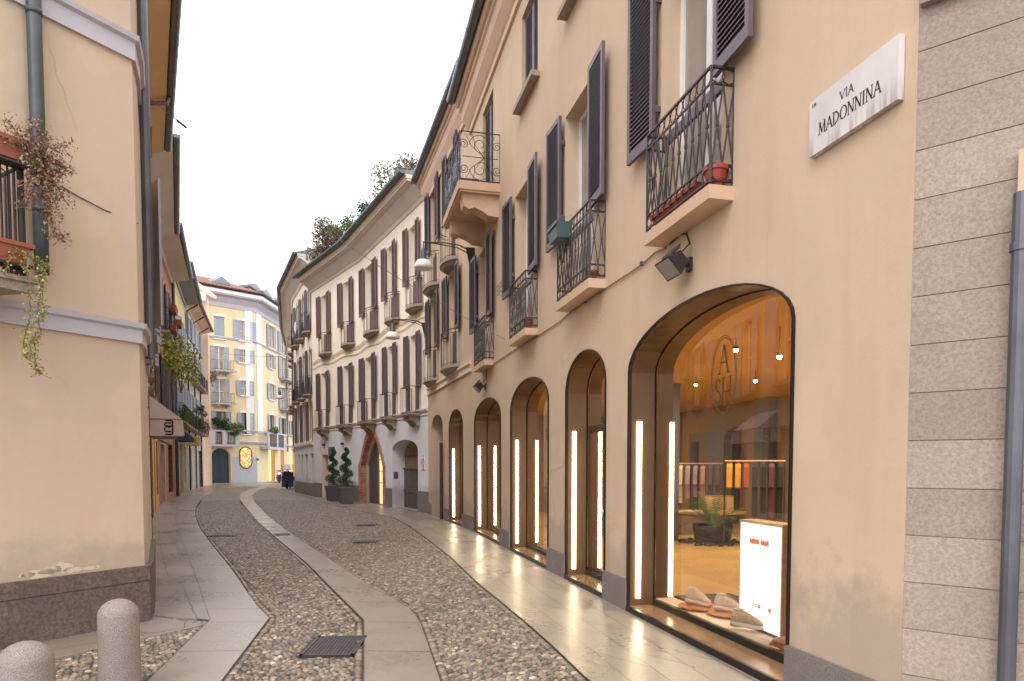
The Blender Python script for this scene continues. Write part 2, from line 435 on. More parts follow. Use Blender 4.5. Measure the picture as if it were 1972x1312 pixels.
def shutter(mb, F, a0, a1, z0, z1, b0=.05, th=.035, step=.048, solid=None, mid=True, rot=0., hinge=None):
    if rot:
        o, t, n = F; hx = a0 if hinge == 0 else a1
        o = o + hx * t + b0 * n; sgn = 1 if hinge == 0 else -1
        c, s_ = math.cos(rot), math.sin(rot) * sgn
        t2 = c * t + s_ * n; n2 = -s_ * t + c * n
        F = (o - 0 * t, t2, n2); a0, a1 = a0 - hx, a1 - hx; b0 = 0
    w = .055
    mb.box(F, a0, a0 + w, b0, b0 + th, z0, z1); mb.box(F, a1 - w, a1, b0, b0 + th, z0, z1)
    mb.box(F, a0 + w, a1 - w, b0, b0 + th, z1 - .07, z1); mb.box(F, a0 + w, a1 - w, b0, b0 + th, z0, z0 + .1)
    zs = z0 + .1
    if solid:
        mb.box(F, a0 + w, a1 - w, b0 + .008, b0 + th - .008, z0 + .1, solid); mb.box(F, a0 + w, a1 - w, b0, b0 + th, solid, solid + .06); zs = solid + .06
    mb.box(F, a0 + w, a1 - w, b0 + .001, b0 + .004, zs, z1 - .07)  # added backing sheet, blocks see-through so the gaps between slats stay dark
    n = max(1, int((z1 - .07 - zs) / step)); st = (z1 - .07 - zs) / n
    o, t, nn = F; up = np.array((0, 0, 1.))
    for i in range(n):
        z = zs + (i + .08) * st; q = lambda a, b, c: o + a * t + b * nn + c * up
        hi = st * .72
        pts = [q(a0 + w, b0 + th - .006, z), q(a1 - w, b0 + th - .006, z), q(a1 - w, b0 + .006, z + hi), q(a0 + w, b0 + .006, z + hi)]
        mb.hexa(pts + [p + up * .009 for p in pts])

def window(bld, fac, s0, s1, h0, h1, sh=None, rec=.2, pane='glassD', frm='winf', step=.048, sill=None, rails=1, solid=None, closed=False, rot=.03, shw=None, lower=None, casing=None):
    c = (s0 + s1) / 2; F = fac.fr(c); a = (s1 - s0) / 2
    m = MB(); f = .06
    m.box(F, -a, -a + f, -rec - .05, -rec, h0, h1); m.box(F, a - f, a, -rec - .05, -rec, h0, h1)
    m.box(F, -a + f, a - f, -rec - .05, -rec, h1 - f, h1); m.box(F, -a + f, a - f, -rec - .05, -rec, h0, h0 + f)
    m.box(F, -.045, .045, -rec - .045, -rec + .006, h0 + f, h1 - f)
    for k in range(rails):
        z = h0 + (h1 - h0) * (k + 1) / (rails + 1)
        m.box(F, -a + f, -.045, -rec - .04, -rec - .01, z - .02, z + .02); m.box(F, .045, a - f, -rec - .04, -rec - .01, z - .02, z + .02)
    if casing:
        m.m(M[frm]); m.m(M[casing]); k = .11
        m.box(F, -a - k, -a - .003, .004, .035, h0, h1 + k); m.box(F, a + .003, a + k, .004, .035, h0, h1 + k); m.box(F, -a - .003, a + .003, .004, .035, h1 + .003, h1 + k)
        m.mi = [0 if i < len(m.mi) - 18 else 1 for i in range(len(m.mi))]
    w_ = m.build('window', M[frm], bld)
    p = MB(); p.box(F, -a, a, -rec - .06, -rec - .051, h0, h1); p.box(F, -a + .01, a - .01, -rec - .03, -rec - .025, h0 + .01, h1 - .01)
    p.build('pane', M[pane], w_)
    if sill:
        g = MB(); g.box(F, -a - .12, a + .12, -.02, .14, h0 - .09, h0 - .005); g.build('sill', M[sill], w_)
    if sh:
        W = shw or a
        for k in (-1, 1):
            q = MB()
            if closed: shutter(q, F, *((-a + .01, -.01) if k < 0 else (.01, a - .01)), h0 + .01, h1 - .01, -.10, .035, step, solid)
            else:
                if k < 0: shutter(q, F, -a - W, -a - .01, h0 + .01, h1 + .02, .05, .035, step, solid, rot=rot, hinge=1)
                else: shutter(q, F, a + .01, a + W, h0 + .01, h1 + .02, .05, .035, step, solid, rot=rot, hinge=0)
            q.build('shutter', M[sh], w_)
    return w_

def rail_panel(m, o, ax, L, z0, z1, r=.009, bars=.11, circ=True, cross=True, ends=2):
    """one straight run of railing from point o along ax"""
    o = np.array(o, float); ax = np.array(ax, float); up = np.array((0, 0, 1.))
    P = lambda a, z: o + ax * a + up * z
    zt, zb = (z1 - .13, z0 + .15) if circ else (z1, z0 + .06)
    for z, rr in ((z1, .014), (zt, .010), (zb, .010), (z0 + .02, .012)):
        m.tube([P(0, z), P(L, z)], rr, 4)
    for a in (0, L)[:ends]: m.tube([P(a, z0), P(a, z1)], .013, 4)
    n = max(1, round(L / bars)); st = L / n
    for i in range(n):
        a = i * st
        if circ:
            m.ring(P(a + st / 2, (z1 + zt) / 2), ax, up, (z1 - zt) / 2 * .92, .006, 8, 3, k=1)
            m.ring(P(a + st / 2, (z0 + .02 + zb) / 2), ax, up, (zb - z0 - .02) / 2 * .92, .006, 8, 3)
        if cross:
            m.tube([P(a, zb), P(a + st, zt)], r, 4, False); m.tube([P(a + st, zb), P(a, zt)], r, 4, False)
            m.tube([P(a + st / 2, (zb + zt) / 2 - .015), P(a + st / 2, (zb + zt) / 2 + .015)], .018, 4)
        elif i: m.tube([P(a, z0), P(a, z1)], r, 4, False)
def balcony(bld, fac, s0, s1, h, dep, th=.1, rh=.9, slab='slab', circ=True, cross=True, bars=.11, brackets=0, name='balcony', inset=.02):
    m = MB(); m.ft(fac, s0, s1, 0, dep, h - th, h)
    m.ft(fac, s0 - .02, s1 + .02, 0, dep + .02, h - .03, h + .012) if brackets else None
    b = m.build(name, M[slab], bld)
    if brackets:
        for q in ([s0 + (s1 - s0) * .22, s0 + (s1 - s0) * .78] if brackets == 2 else [s0 + .2, s1 - .2]):
            k = MB(); F = fac.fr(q); hh = h - th
            o, t, n = F; up = np.array((0, 0, 1.)); pr = [(0, hh - .36), (.10, hh - .34), (.2, hh - .2), (dep * .85, hh - .14), (dep * .85, hh), (0, hh)]
            w2 = .09
            A = [o + -w2 * t + x * n + z * up for x, z in pr]; B = [o + w2 * t + x * n + z * up for x, z in pr]
            k.face(A); k.face(B[::-1])
            for i in range(len(pr)): j = (i + 1) % len(pr); k.face([A[i], A[j], B[j], B[i]])
            k.build('bracket', M[slab], b)
    r = MB(); F = fac.fr((s0 + s1) / 2); o, t, n = F; a = (s1 - s0) / 2 - inset
    p0 = o + (-a) * t + (dep - inset) * n; L = 2 * a
    rail_panel(r, p0 + np.array((0, 0, h)), t, L, .02, rh, bars=bars, circ=circ, cross=cross)
    for k in (-a, a): rail_panel(r, o + k * t + .0 * n + np.array((0, 0, h)), n, dep - inset - .012, .0215, rh - .002, bars=bars, circ=circ, cross=cross, ends=1)
    r.build('railing', M['iron'], b); return b
def round_balcony(bld, fac, c, w, h, dep=.3, th=.09, rh=.95, slab='slab', bars=9, panel=None):
    m = MB(); F = fac.fr(c); o, t, n = F; up = np.array((0, 0, 1.)); N = 14
    arc = [(math.cos(math.pi * i / N), math.sin(math.pi * i / N)) for i in range(N + 1)]
    rings = [(.75, -th * 1.9), (.9, -th), (1., -th * .9), (1., 0)]
    P = lambda k, z: [o + x * k * w / 2 * t + y * k * dep * n + (h + z) * up for x, y in arc]
    rr = [P(k, z) for k, z in rings]
    for A, B in zip(rr, rr[1:]):
        for i in range(N): m.face([A[i], A[i + 1], B[i + 1], B[i]])
    m.face(rr[0]); m.face(rr[-1])
    b = m.build('balcony', M[slab], bld)
    r = MB(); q = P(.95, 0)
    for z, rad in ((rh, .014), (.05, .009), (rh - .1, .008)): r.tube([p + z * up for p in q], rad, 4, False)
    for i in range(bars + 1):
        x, y = math.cos(math.pi * i / bars), math.sin(math.pi * i / bars)
        p = o + x * .95 * w / 2 * t + y * .95 * dep * n + h * up
        r.tube([p, p + rh * up], .008, 4, False)
    r.build('railing', M['iron'], b)
    if panel:
        s_ = MB(); s_.box(F, *panel[:2], .02, .05, h + .02, h + rh * .98)
        for k in range(4): x = panel[0] + (panel[1] - panel[0]) * (k + .5) / 4; s_.box(F, x - .008, x + .008, .05, .062, h + .05, h + rh * .95)
        s_.build('panel', M[panel[2]], b)
    return b
def gutter(bld, fac, s0, s1, d, h, r=.09, mat='gut', name='gutter'):
    m = MB(); m.sweep(fac, [(d + r * math.cos(a), h + r * math.sin(a)) for a in np.linspace(math.pi, 2 * math.pi, 9)] + [(d + r * .8, h), (d - r * .8, h)], s0, s1, True)
    for q in np.arange(s0 + .3, s1, 1.1):
        m.sweep(fac, [(d + (r + .008) * math.cos(a), h + (r + .008) * math.sin(a)) for a in np.linspace(math.pi, 2 * math.pi, 9)], q, q + .03, False, False)
    return m.build(name, M[mat], bld)
def roof(bld, fac, s0, s1, d, h, mat='zinc', run=5., rise=1.7, name='roof'):
    m = MB(); m.sweep(fac, [(d, h), (-run, h + rise), (-2 * run, h), (-2 * run, h - .25), (d, h - .08)], s0, s1, True)
    return m.build(name, M[mat], bld)
def cornice(bld, fac, s0, s1, prof, mat, name='cornice'):
    m = MB(); m.sweep(fac, prof, s0, s1, True); return m.build(name, M[mat], bld)
def backing(bld, fac, s0, s1, h, dep=8.):
    m = MB(); P = fac.pos
    m.face([P(s0, 0, 0), P(s0, 0, -dep), P(s0, h, -dep), P(s0, h, 0)]); m.face([P(s1, 0, 0), P(s1, 0, -dep), P(s1, h, -dep), P(s1, h, 0)])
    bk = fac.brk(s0, s1)
    for a, b in zip(bk, bk[1:]): m.face([P(a, 0, -dep), P(b, 0, -dep), P(b, h, -dep), P(a, h, -dep)])
    return m

# strokes: letters drawn as thick and thin bars on a plane (o, x, y, n)
LET = {
 'A': [(0, 0, .5, 1, .5), (.5, 1, 1, 0, 1), (.2, .38, .8, .38, .5)], 'M': [(.05, 0, .12, 1, .5), (.12, 1, .5, .1, 1), (.5, .1, .88, 1, .5), (.88, 1, .95, 0, 1)],
 'N': [(.08, 0, .08, 1, .5), (.08, 1, .92, 0, 1), (.92, 0, .92, 1, .5)], 'D': [(.1, 0, .1, 1, 1)], 'O': [], 'I': [(.5, 0, .5, 1, 1)],
 'V': [(0, 1, .5, 0, 1), (.5, 0, 1, 1, .5)], 'H': [(.1, 0, .1, 1, 1), (.9, 0, .9, 1, 1), (.1, .5, .9, .5, .6)], 'S': [], '1': [(.5, 0, .5, 1, 1), (.3, .8, .5, 1, .6)], '3': [], '4': [(.7, 0, .7, 1, 1), (.7, 1, .1, .3, .6), (.1, .3, .95, .3, .6)],
 'P': [(.15, 0, .15, 1, 1)], 'R': [(.15, 0, .15, 1, 1), (.5, .5, .9, 0, 1)], 'C': [], 'B': [(.15, 0, .15, 1, 1)], 'L': [(.15, 0, .15, 1, 1), (.15, .03, .85, .03, .8)], 'E': [(.15, 0, .15, 1, 1), (.15, .03, .85, .03, .8), (.15, .97, .85, .97, .8), (.15, .5, .75, .5, .8)]}
SER = {'A': ((0, 0), (1, 0)), 'M': ((.05, 0), (.12, 1), (.88, 1), (.95, 0)), 'N': ((.08, 0), (.08, 1), (.92, 1)), 'I': ((.5, 0), (.5, 1)), 'V': ((0, 1), (1, 1)), 'D': ((.05, 0), (.05, 1)), 'H': ((.1, 0), (.1, 1), (.9, 0), (.9, 1))}
ARC = {'D': [(.1, .5, .82, .5, -90, 90)], 'O': [(.5, .5, .5, .5, 0, 360)], 'S': [(.5, .74, .34, .25, 20, 270), (.5, .25, .36, .26, 90, -160)], '3': [(.45, .74, .35, .26, 150, -90), (.45, .26, .4, .27, 90, -150)],
 'P': [(.15, .74, .6, .26, -90, 90)], 'R': [(.15, .74, .6, .26, -90, 90)], 'C': [(.55, .5, .45, .5, 50, 310)], 'B': [(.15, .75, .55, .25, -90, 90), (.15, .25, .65, .25, -90, 90)]}
WID = {'M': 1.0, 'I': .3, 'N': .82, 'O': .92, 'D': .85, 'A': .84, 'V': .84, 'S': .6}
def stroke(m, o, x, y, n, p, q, w, th=.002):
    p = np.array(p, float); q = np.array(q, float); e = q - p; L = np.linalg.norm(e)
    if L < 1e-9: return
    k = np.array((-e[1], e[0])) / L * w / 2
    P = lambda a, z: o + a[0] * x + a[1] * y + z * n
    c = [p - k, q - k, q + k, p + k]
    m.hexa([P(a, 0) for a in c] + [P(a, th) for a in c])
def text(m, s, o, x, y, n, H, W=None, thick=.13, gap=.24, serif=True, th=.002):
    ws = [(WID.get(c, .75) if c != ' ' else .5) * H for c in s]; tot = sum(ws) + gap * H * (len(s) - 1)
    k = (W / tot) if W else 1.; cur = 0
    for c, w_ in zip(s, ws):
        wv = w_ * k
        f = lambda a, b: (cur + a * wv, b * H)
        for a in LET.get(c, []): stroke(m, o, x, y, n, f(a[0], a[1]), f(a[2], a[3]), H * thick * a[4], th)
        for a in ARC.get(c, []):
            an = np.radians(np.linspace(a[4], a[5], 15)); pts = [f(a[0] + a[2] * math.cos(t), a[1] + a[3] * math.sin(t)) for t in an]
            for i, (p, q) in enumerate(zip(pts, pts[1:])): stroke(m, o, x, y, n, p, q, H * thick * (.45 + .55 * abs(math.cos((an[i] + an[i + 1]) / 2))), th)
        if serif:
            for a, b in SER.get(c, []): px_, py_ = f(a, b); e = H * .11; stroke(m, o, x, y, n, (px_ - e, py_), (px_ + e, py_), H * .045, th)
        cur += wv + gap * H * k

# leaves: a mesh of many small bent quads
def leaves(m, cen, size, flat=.0, seed=0, asp=.55):
    r = np.random.default_rng(seed); cen = np.asarray(cen, float); N = len(cen)
    d = r.normal(size=(N, 3)); d[:, 2] *= (1 - flat); d /= np.linalg.norm(d, axis=1)[:, None] + 1e-9
    e = np.cross(d, r.normal(size=(N, 3))); e /= np.linalg.norm(e, axis=1)[:, None] + 1e-9
    s = size * r.uniform(.6, 1.3, size=(N, 1)); a, b, c_, f = cen - d * s, cen + e * s * asp, cen + d * s, cen - e * s * asp
    base = len(m.v); V = np.stack([a, b, c_, f], 1).reshape(-1, 3)
    m.v += [tuple(q) for q in V]; m.f += [(base + 4 * i, base + 4 * i + 1, base + 4 * i + 2, base + 4 * i + 3) for i in range(N)]; m.mi += [m.cur] * N
def blob(c, rad, n, seed=0, shell=.5):
    r = np.random.default_rng(seed); d = r.normal(size=(n, 3)); d /= np.linalg.norm(d, axis=1)[:, None]
    k = r.uniform(shell, 1, size=(n, 1)) ** .6
    return np.array(c) + d * k * np.array(rad)
# ================================================================= FACADES
AX = lambda z: (3.14 - .2403 * z, z)
FA = Fac([AX(3.84), AX(17.3)], 'L')
FB = Fac([AX(17.3), (-2.85, 23.3)], 'L')
FC = Fac([(-2.85, 23.3), (-6.70, 30.5), (-10.4, 35.9)], 'L')
FD = Fac([(-10.4, 35.9), (-13.5, 42.6), (-17.5, 55.0), (-19.5, 62.0)], 'L')
FS = Fac([(2.217, 3.84), (2.217 + .77 * 3.2, 3.84 - .638 * 3.2)], 'R')
FE = Fac([(-30.3, 62.8), (-25.3, 67.8), (-25.1, 86.0)], 'R')
FL = Fac([(-7.08, 2.09), (-3.88, 7.17), (-4.04, 7.55), (-5.20, 9.8)], 'R')
FL2 = Fac([(-5.22, 9.86), (-10.6, 20.0)], 'R')
FL3 = Fac([(-10.6, 20.0), (-14.7, 28.4)], 'R')
FL4 = Fac([(-14.7, 28.4), (-18.15, 36.8)], 'R')
FL5 = Fac([(-18.15, 36.8), (-21.8, 46.0)], 'R')
FL6 = Fac([(-21.8, 46.0), (-25.5, 56.5)], 'R')
def base(fac, q=.1): return fac.pos(fac.cum[0] + q, 0)

# ================================================================= A: shop building
A = thing('shop_building', 'cream plastered shop house on the right with lit arched shop windows and shuttered first floor', 'building', base(FA))
def rng_px(fac, x0, x1, y=900): a, b = fac.inv(x0, y)[0], fac.inv(x1, y)[0]; return min(a, b), max(a, b)
SPR, RISE = 2.68, .47
shops = []
for x0, x1 in ((1212, 1524), (1091, 1166), (984.5, 1056.5), (914.5, 964.5)):
    a, b = rng_px(FA, x0, x1); shops.append(dict(s0=a, s1=b, h0=0.0, h1=SPR, rise=RISE, reveal=False))
a1 = dict(zip(('s0', 's1'), rng_px(FB, 866, 891.5)), h0=0.0, h1=SPR + .05, rise=RISE, reveal=False)
a0 = dict(zip(('s0', 's1'), rng_px(FB, 831, 853)), h0=0.0, h1=2.85, rise=.42, depth=.75)
SLAB_H = FA.inv(1363, 356, .22)[1]
winA = []
for x0, x1, y in ((1228, 1467, 200), (1066, 1177, 300), (978, 1045, 400), (912.5, 955, 480)):
    p, q = FA.inv(x0, y)[0], FA.inv(x1, y)[0]; c, wd = (p + q) / 2, abs(p - q) / 4
    winA.append((c, wd))
SH0, SH1 = FA.inv(1177, 374)[1], FA.inv(1176, 84)[1]
opsA = list(shops)
for c, a in winA: opsA.append(dict(s0=c - a, s1=c + a, h0=SLAB_H, h1=SH1 - .03, depth=.24))
t0, t1 = FA.inv(1004.8, 120)[0], FA.inv(1035.5, 120)[0]
TB, TT = FA.inv(1004.8, 206)[1], FA.inv(1004.8, 36)[1]
tw = abs(t1 - t0) / 2; topc = [(t0 + t1) / 2]
sx = FA.inv(1090, 38)[0]; topc.append(sx - tw - .14)
for c in topc: opsA.append(dict(s0=c - tw, s1=c + tw, h0=TB, h1=TT, depth=.12))
d0, d1 = FA.inv(929.5, 280)[0], FA.inv(950, 280)[0]
BBH = FA.inv(950, 379)[1]; DT = FA.inv(929.7, 221)[1]
dw = abs(d1 - d0) / 2; dc = (d0 + d1) / 2
opsA.append(dict(s0=dc - dw, s1=dc + dw, h0=BBH, h1=DT, depth=.12))
m = MB(); wall(m, FA, 0, FA.L, 0, 10.6, opsA); m.face([FA.pos(0, 0), FA.pos(0, 0, -2.5), FA.pos(0, 10.6, -2.5), FA.pos(0, 10.6)]); wa = m.build('wall', M['wallA'], A)
# granite plinth blocks between the arches
def plinth(bld, fac, s0, s1, ops, h=.36, mat='granite', d=.035):
    cuts = sorted([(o['s0'], o['s1']) for o in ops if o['h0'] < .1]); cur = s0
    for a, b in cuts + [(s1, s1)]:
        if a - cur > .03: m = MB(); m.ft(fac, cur, a - .004, -.02, d, 0, h); m.ft(fac, cur + .004, a - .008, -.02, d - .01, h, h + .012); m.build('plinth', M[mat], bld)
        cur = b + .004
plinth(A, FA, 0.02, FA.L, shops)
def shopfront(bld, fac, o, lab, door=False, doorw=None):
    root = MB(); g = .017
    outline_strip(root, fac, o, .022, .022, g, 0); outline_strip(root, fac, o, .0, .022, g, g); outline_strip(root, fac, o, .022, -.02, 0, 0)
    root.ft(fac, o['s0'], o['s1'], .0, .03, 0.0, .085)
    f = root.build('shop_window', M['bronzeD'], bld)
    ln = MB(); i = -.004
    outline_strip(ln, fac, o, -.02, -.295, i, i); outline_strip(ln, fac, o, -.325, -.52, i, i)
    ln.build('lining', M['bronze'], f)
    gp = MB(); outline_strip(gp, fac, o, -.295, -.325, .012, .012); outline_strip(gp, fac, o, -.29, -.30, .012, -.012); outline_strip(gp, fac, o, -.318, -.325, -.012, .012)
    gp.ft(fac, o['s0'], o['s1'], -.325, -.295, .05, .14); gp.build('glazing_frame', M['black'], f)
    sl = MB(); sl.ft(fac, o['s0'] + .004, o['s1'] - .004, -.295, -.001, .0, .075); sl.build('sill', M['bronzeS'], f)
    gl = MB(); fill(gl, fac, dict(o, h0=.12), -.31, -.006); gl.build('pane', M['glassS'], f)
    for q, sg in ((o['s1'], -1), (o['s0'], 1)):
        st = MB(); a, b = sorted((q + sg * .006, q + sg * .022)); st.ft(fac, a, b, -.137, -.088, .16, 2.14); st.build('light_strip', M['strip'], f)
    if door:
        dm = MB(); z = .0; s0, s1 = o['s0'] + .02, o['s1'] - .02
        for a, b, c, d in ((s0, s1, 2.12, 2.22), (s0, s1, .1, .2)): dm.ft(fac, a, b, -.37, -.33, c, d)
        dm.ft(fac, s0, s0 + .09, -.37, -.33, .1, 2.12); dm.ft(fac, s1 - .09, s1, -.37, -.33, .1, 2.12)
        d_ = dm.build('door', M['bronze'], f)
        h = MB(); p = fac.pos(s0 + .14, .85, -.25); q = fac.pos(s0 + .14, 1.45, -.25)
        h.tube([p, q], .022, 8)
        for z in (.9, 1.4): h.tube([fac.pos(s0 + .14, z, -.25), fac.pos(s0 + .14, z, -.31)], .012, 6)
        h.build('handle', M['bronze'], f)
    return f
tt = NT('polished_bronze_sill'); tt.col(C(150, 118, 86)); tt.rough(tt.math('ADD', tt.math('MULTIPLY', tt.noise(4), .2), .08)); tt.b.inputs['Metallic'].default_value = .3
M['bronzeS'] = tt.mat
fronts = [shopfront(A, FA, o, '', door=(i == 1)) for i, o in enumerate(shops)]
# oval monogram on the big pane
mo = MB(); q, h = FA.inv(1393, 723, -.30); F0 = FA.fr(q, h, -.304)
o_, t_, n_ = F0; xx = -t_; yy = np.array((0, 0, 1.))
rw, rh = .215, .36
for k in (0, .02):
    an = np.linspace(0, 2 * math.pi, 49)
    for a, b in zip(an, an[1:]): stroke(mo, o_, xx, yy, n_, ((rw - k) * math.cos(a), (rh - k) * math.sin(a)), ((rw - k) * math.cos(b), (rh - k) * math.sin(b)), .006)
text(mo, 'A', o_ + xx * -.075 + yy * .02, xx, yy, n_, .26, .15, .09); text(mo, 'S', o_ + xx * -.15 + yy * -.26, xx, yy, n_, .24, .11, .09)
text(mo, 'H', o_ + xx * -.02 + yy * -.28, xx, yy, n_, .26, .15, .09)
mo.build('monogram', M['bronze'], fronts[0])

for i, (c, a) in enumerate(winA):
    w_ = window(A, FA, c - a, c + a, SLAB_H, SH1 - .03, rec=.2, pane='glassC', rails=0)
    F = FA.fr(c)
    for k in (-1, 1):
        q = MB(); x0, x1 = (-2 * a, -a - .01) if k < 0 else (a + .01, 2 * a)
        shutter(q, F, x0, x1, SH0, SH1, .055, .04, .046, rot=.05, hinge=1 if k < 0 else 0)
        q.box(F, *((-a - .03, -a - .005) if k < 0 else (a + .005, a + .03)), 0, .07, SH0 + .3, SH0 + .36); q.box(F, *((-a - .03, -a - .005) if k < 0 else (a + .005, a + .03)), 0, .07, SH1 - .4, SH1 - .34)
        q.build('shutter', M['shut'], w_)
    b = MB(); b.box(F, -a, a, -.05, -.01, SH0 - .06, SH0 + .03); b.build('guard_bar', M['shut'], w_)
for (x0, y0, x1) in ((1240, 460, 1364), (1070, 590, 1133), (979, 655, 1010.5), (911.5, 705, 932)):
    p, q = FA.inv(x0, y0, .22)[0], FA.inv(x1, y0, .22)[0]
    balcony(A, FA, min(p, q), max(p, q), SLAB_H, .22, .11, .93, 'slabA', bars=.115)
for c in topc: window(A, FA, c - tw, c + tw, TB, TT, sh='shut', closed=True, sill='slab', rec=.16)
window(A, FA, dc - dw, dc + dw, BBH, DT, sh='shut', closed=True, rec=.16)
# the big cantilever balcony
p, q = FA.inv(883, 385, .85)[0], FA.inv(853, 440, .85)[0]
bm = MB(); bm.ft(FA, p, q, 0, .85, BBH - .16, BBH); bm.ft(FA, p + .03, q - .03, 0, .82, BBH - .2, BBH - .16)
bb = bm.build('balcony', M['slabA'], A)
for qq in (p + .3, q - .4):
    k = MB(); o, t, n = FA.fr(qq); up = np.array((0, 0, 1.)); pr = [(0, -.62), (.22, -.60), (.34, -.52), (.5, -.46), (.62, -.5), (.72, -.44), (.76, -.2), (0, -.2)]
    Aa = [o - .17 * t + x * n + (BBH + z) * up for x, z in pr]; Bb = [o + .17 * t + x * n + (BBH + z) * up for x, z in pr]
    k.face(Aa); k.face(Bb[::-1])
    for i in range(8): j = (i + 1) % 8; k.face([Aa[i], Aa[j], Bb[j], Bb[i]])
    k.build('bracket', M['slabA'], bb)
r = MB(); up = np.array((0, 0, 1.))
def scroll_panel(r, o, ax, L, H):
    P = lambda a, z: o + ax * a + up * z
    for z in (.03, H): r.tube([P(0, z), P(L, z)], .013, 4)
    for a in ((0, L) if L > 1.2 else (0,)): r.tube([P(a, .03), P(a, H)], .013, 4)
    n = max(1, round(L / .85)); st = L / n
    for i in range(n):
        c = (i + .5) * st
        for sz in (-1, 1):
            zc = H / 2 + sz * H * .245
            for (cx, R0, tn) in ((c, H * .23, 1), (c - st * .42, H * .10, -1), (c + st * .42, H * .10, 1)):
                pts = []
                for k in range(26):
                    a = math.pi * 2 * 1.7 * k / 25; rr = R0 * (1 - .78 * k / 25)
                    pts.append(P(cx + tn * rr * math.cos(a), zc + sz * rr * math.sin(a)))
                r.tube(pts, .007, 4, False)
            for k in (-.38, -.2, 0.2, .38): r.tube([P(c - st * .1, H / 2), P(c + k * st * .6, H / 2 + sz * H * .22), P(c + k * st, H / 2 + sz * H * .45)], .006, 3, False)
        r.tube([P(c - st * .45, H / 2), P(c + st * .45, H / 2)], .008, 4)
o, t, n = FA.fr((p + q) / 2, BBH); L = q - p - .06
scroll_panel(r, o - L / 2 * t + .82 * n, t, L, .98)
for k in (-L / 2, L / 2): scroll_panel(r, o + k * t, n, .80, .978)
r.build('railing', M['iron'], bb)
sc = MB(); Fq = (o, t, n); sc.box(Fq, -L / 2 + .02, L / 2 - .02, .79, .795, .06, .93)
M['screen'] = leafmat('foliage_print_screen', [(.02, .025, .05, 1), (.10, .12, .18, 1), (.42, .44, .5, 1)], 13)
sc.build('privacy_screen', M['screen'], bb)
cornice(A, FA, -2.5, FA.L, [(0, 9.82), (.05, 9.82), (.06, 9.92), (.10, 9.96), (.22, 10.12), (.25, 10.30), (.30, 10.33), (.30, 10.42), (0, 10.42)], 'corn')
cornice(A, FA, -2.5, FA.L, [(0.0, 10.425), (.36, 10.425), (.40, 10.48), (.40, 10.56), (0, 10.58)], 'cornT', 'cornice_edge')
gutter(A, FA, -2.5, FA.L - .0, .50, 10.60, .105)
roof(A, FA, -2.5, FA.L + .1, .42, 10.66)

# ================================================================= B: the next cream house
B = thing('cream_town_house', 'cream house between the shop building and the long curved grey and cream block', 'building', base(FB))
H_C = lambda *a: FB.inv(*a)[1]
opsB = [a1, a0]
wB = []
for x0, x1, yt in ((858, 890, 540), (825, 847, 592)):
    p, q = FB.inv(x0, 600)[0], FB.inv(x1, 600)[0]; wB.append(((p + q) / 2, abs(q - p) / 4))
BS1 = FB.inv(858, 541)[1]; BSL = FB.inv(869.5, 699, .25)[1]; BSB = FB.inv(890, 628)[1]
wBt = []
for x0, x1 in ((858, 886), (824, 848.5)):
    p, q = FB.inv(x0, 400)[0], FB.inv(x1, 400)[0]; wBt.append(((p + q) / 2, abs(q - p) / 4))
BT1 = FB.inv(824, 382)[1]; BTS = FB.inv(834, 536, .25)[1]; BTB = FB.inv(846, 461)[1]
for c, a in wB: opsB.append(dict(s0=c - a, s1=c + a, h0=BSL, h1=BS1 - .03, depth=.22))
for c, a in wBt: opsB.append(dict(s0=c - a, s1=c + a, h0=BTS, h1=BT1 - .03, depth=.22))
m = MB(); wall(m, FB, 0, FB.L, 0, 10.9, opsB); m.build('wall', M['wallA'], B)
plinth(B, FB, 0.01, FB.L, [a1, a0], .36)
shopfront(B, FB, a1, '')
for (L_, hb, hs, ht, sb) in ((wB, BSL, BSB, BS1, 1), (wBt, BTS, BTB, BT1, 1)):
    for c, a in L_:
        w_ = window(B, FB, c - a, c + a, hb, ht - .03, rec=.2, pane='glassC', rails=1); F = FB.fr(c)
        for k in (-1, 1):
            q = MB(); x0, x1 = (-2 * a, -a - .01) if k < 0 else (a + .01, 2 * a)
            shutter(q, F, x0, x1, hs, ht, .055, .04, .05, rot=.06, hinge=1 if k < 0 else 0); q.build('shutter', M['shut'], w_)
        round_balcony(B, FB, c, a * 3.1, hb, .34, panel=(-a * .95, -a * .2, 'shut'))
cornice(B, FB, 0, FB.L, [(0, 4.02), (.05, 4.02), (.05, 4.07), (.02, 4.09), (.02, 4.2), (.07, 4.22), (.07, 4.28), (0, 4.3)], 'cornT', 'string_course')
cornice(B, FB, -.9, FB.L, [(0, 10.36), (.05, 10.36), (.06, 10.46), (.18, 10.66), (.22, 10.82), (.26, 10.85), (.26, 10.93), (0, 10.93)], 'corn')
cornice(B, FB, -.9, FB.L, [(0.0, 10.935), (.32, 10.935), (.35, 10.98), (.35, 11.06), (0, 11.08)], 'cornT', 'cornice_edge')
gutter(B, FB, -.9, FB.L + .05, .44, 11.10, .105)
roof(B, FB, -.9, FB.L + .1, .38, 11.15)
dm = MB(); dm.ft(FB, a0['s0'], a0['s1'], -.80, -.75, 0, 3.3); dm.build('door', M['doorG'], B)
dp = MB(); q = a0['s0'] - .09; dp.tube([FB.pos(q, .02, .07), FB.pos(q, 2.35, .07)], .05, 8); dp.build('cast_iron_pipe', M['iron'], B)

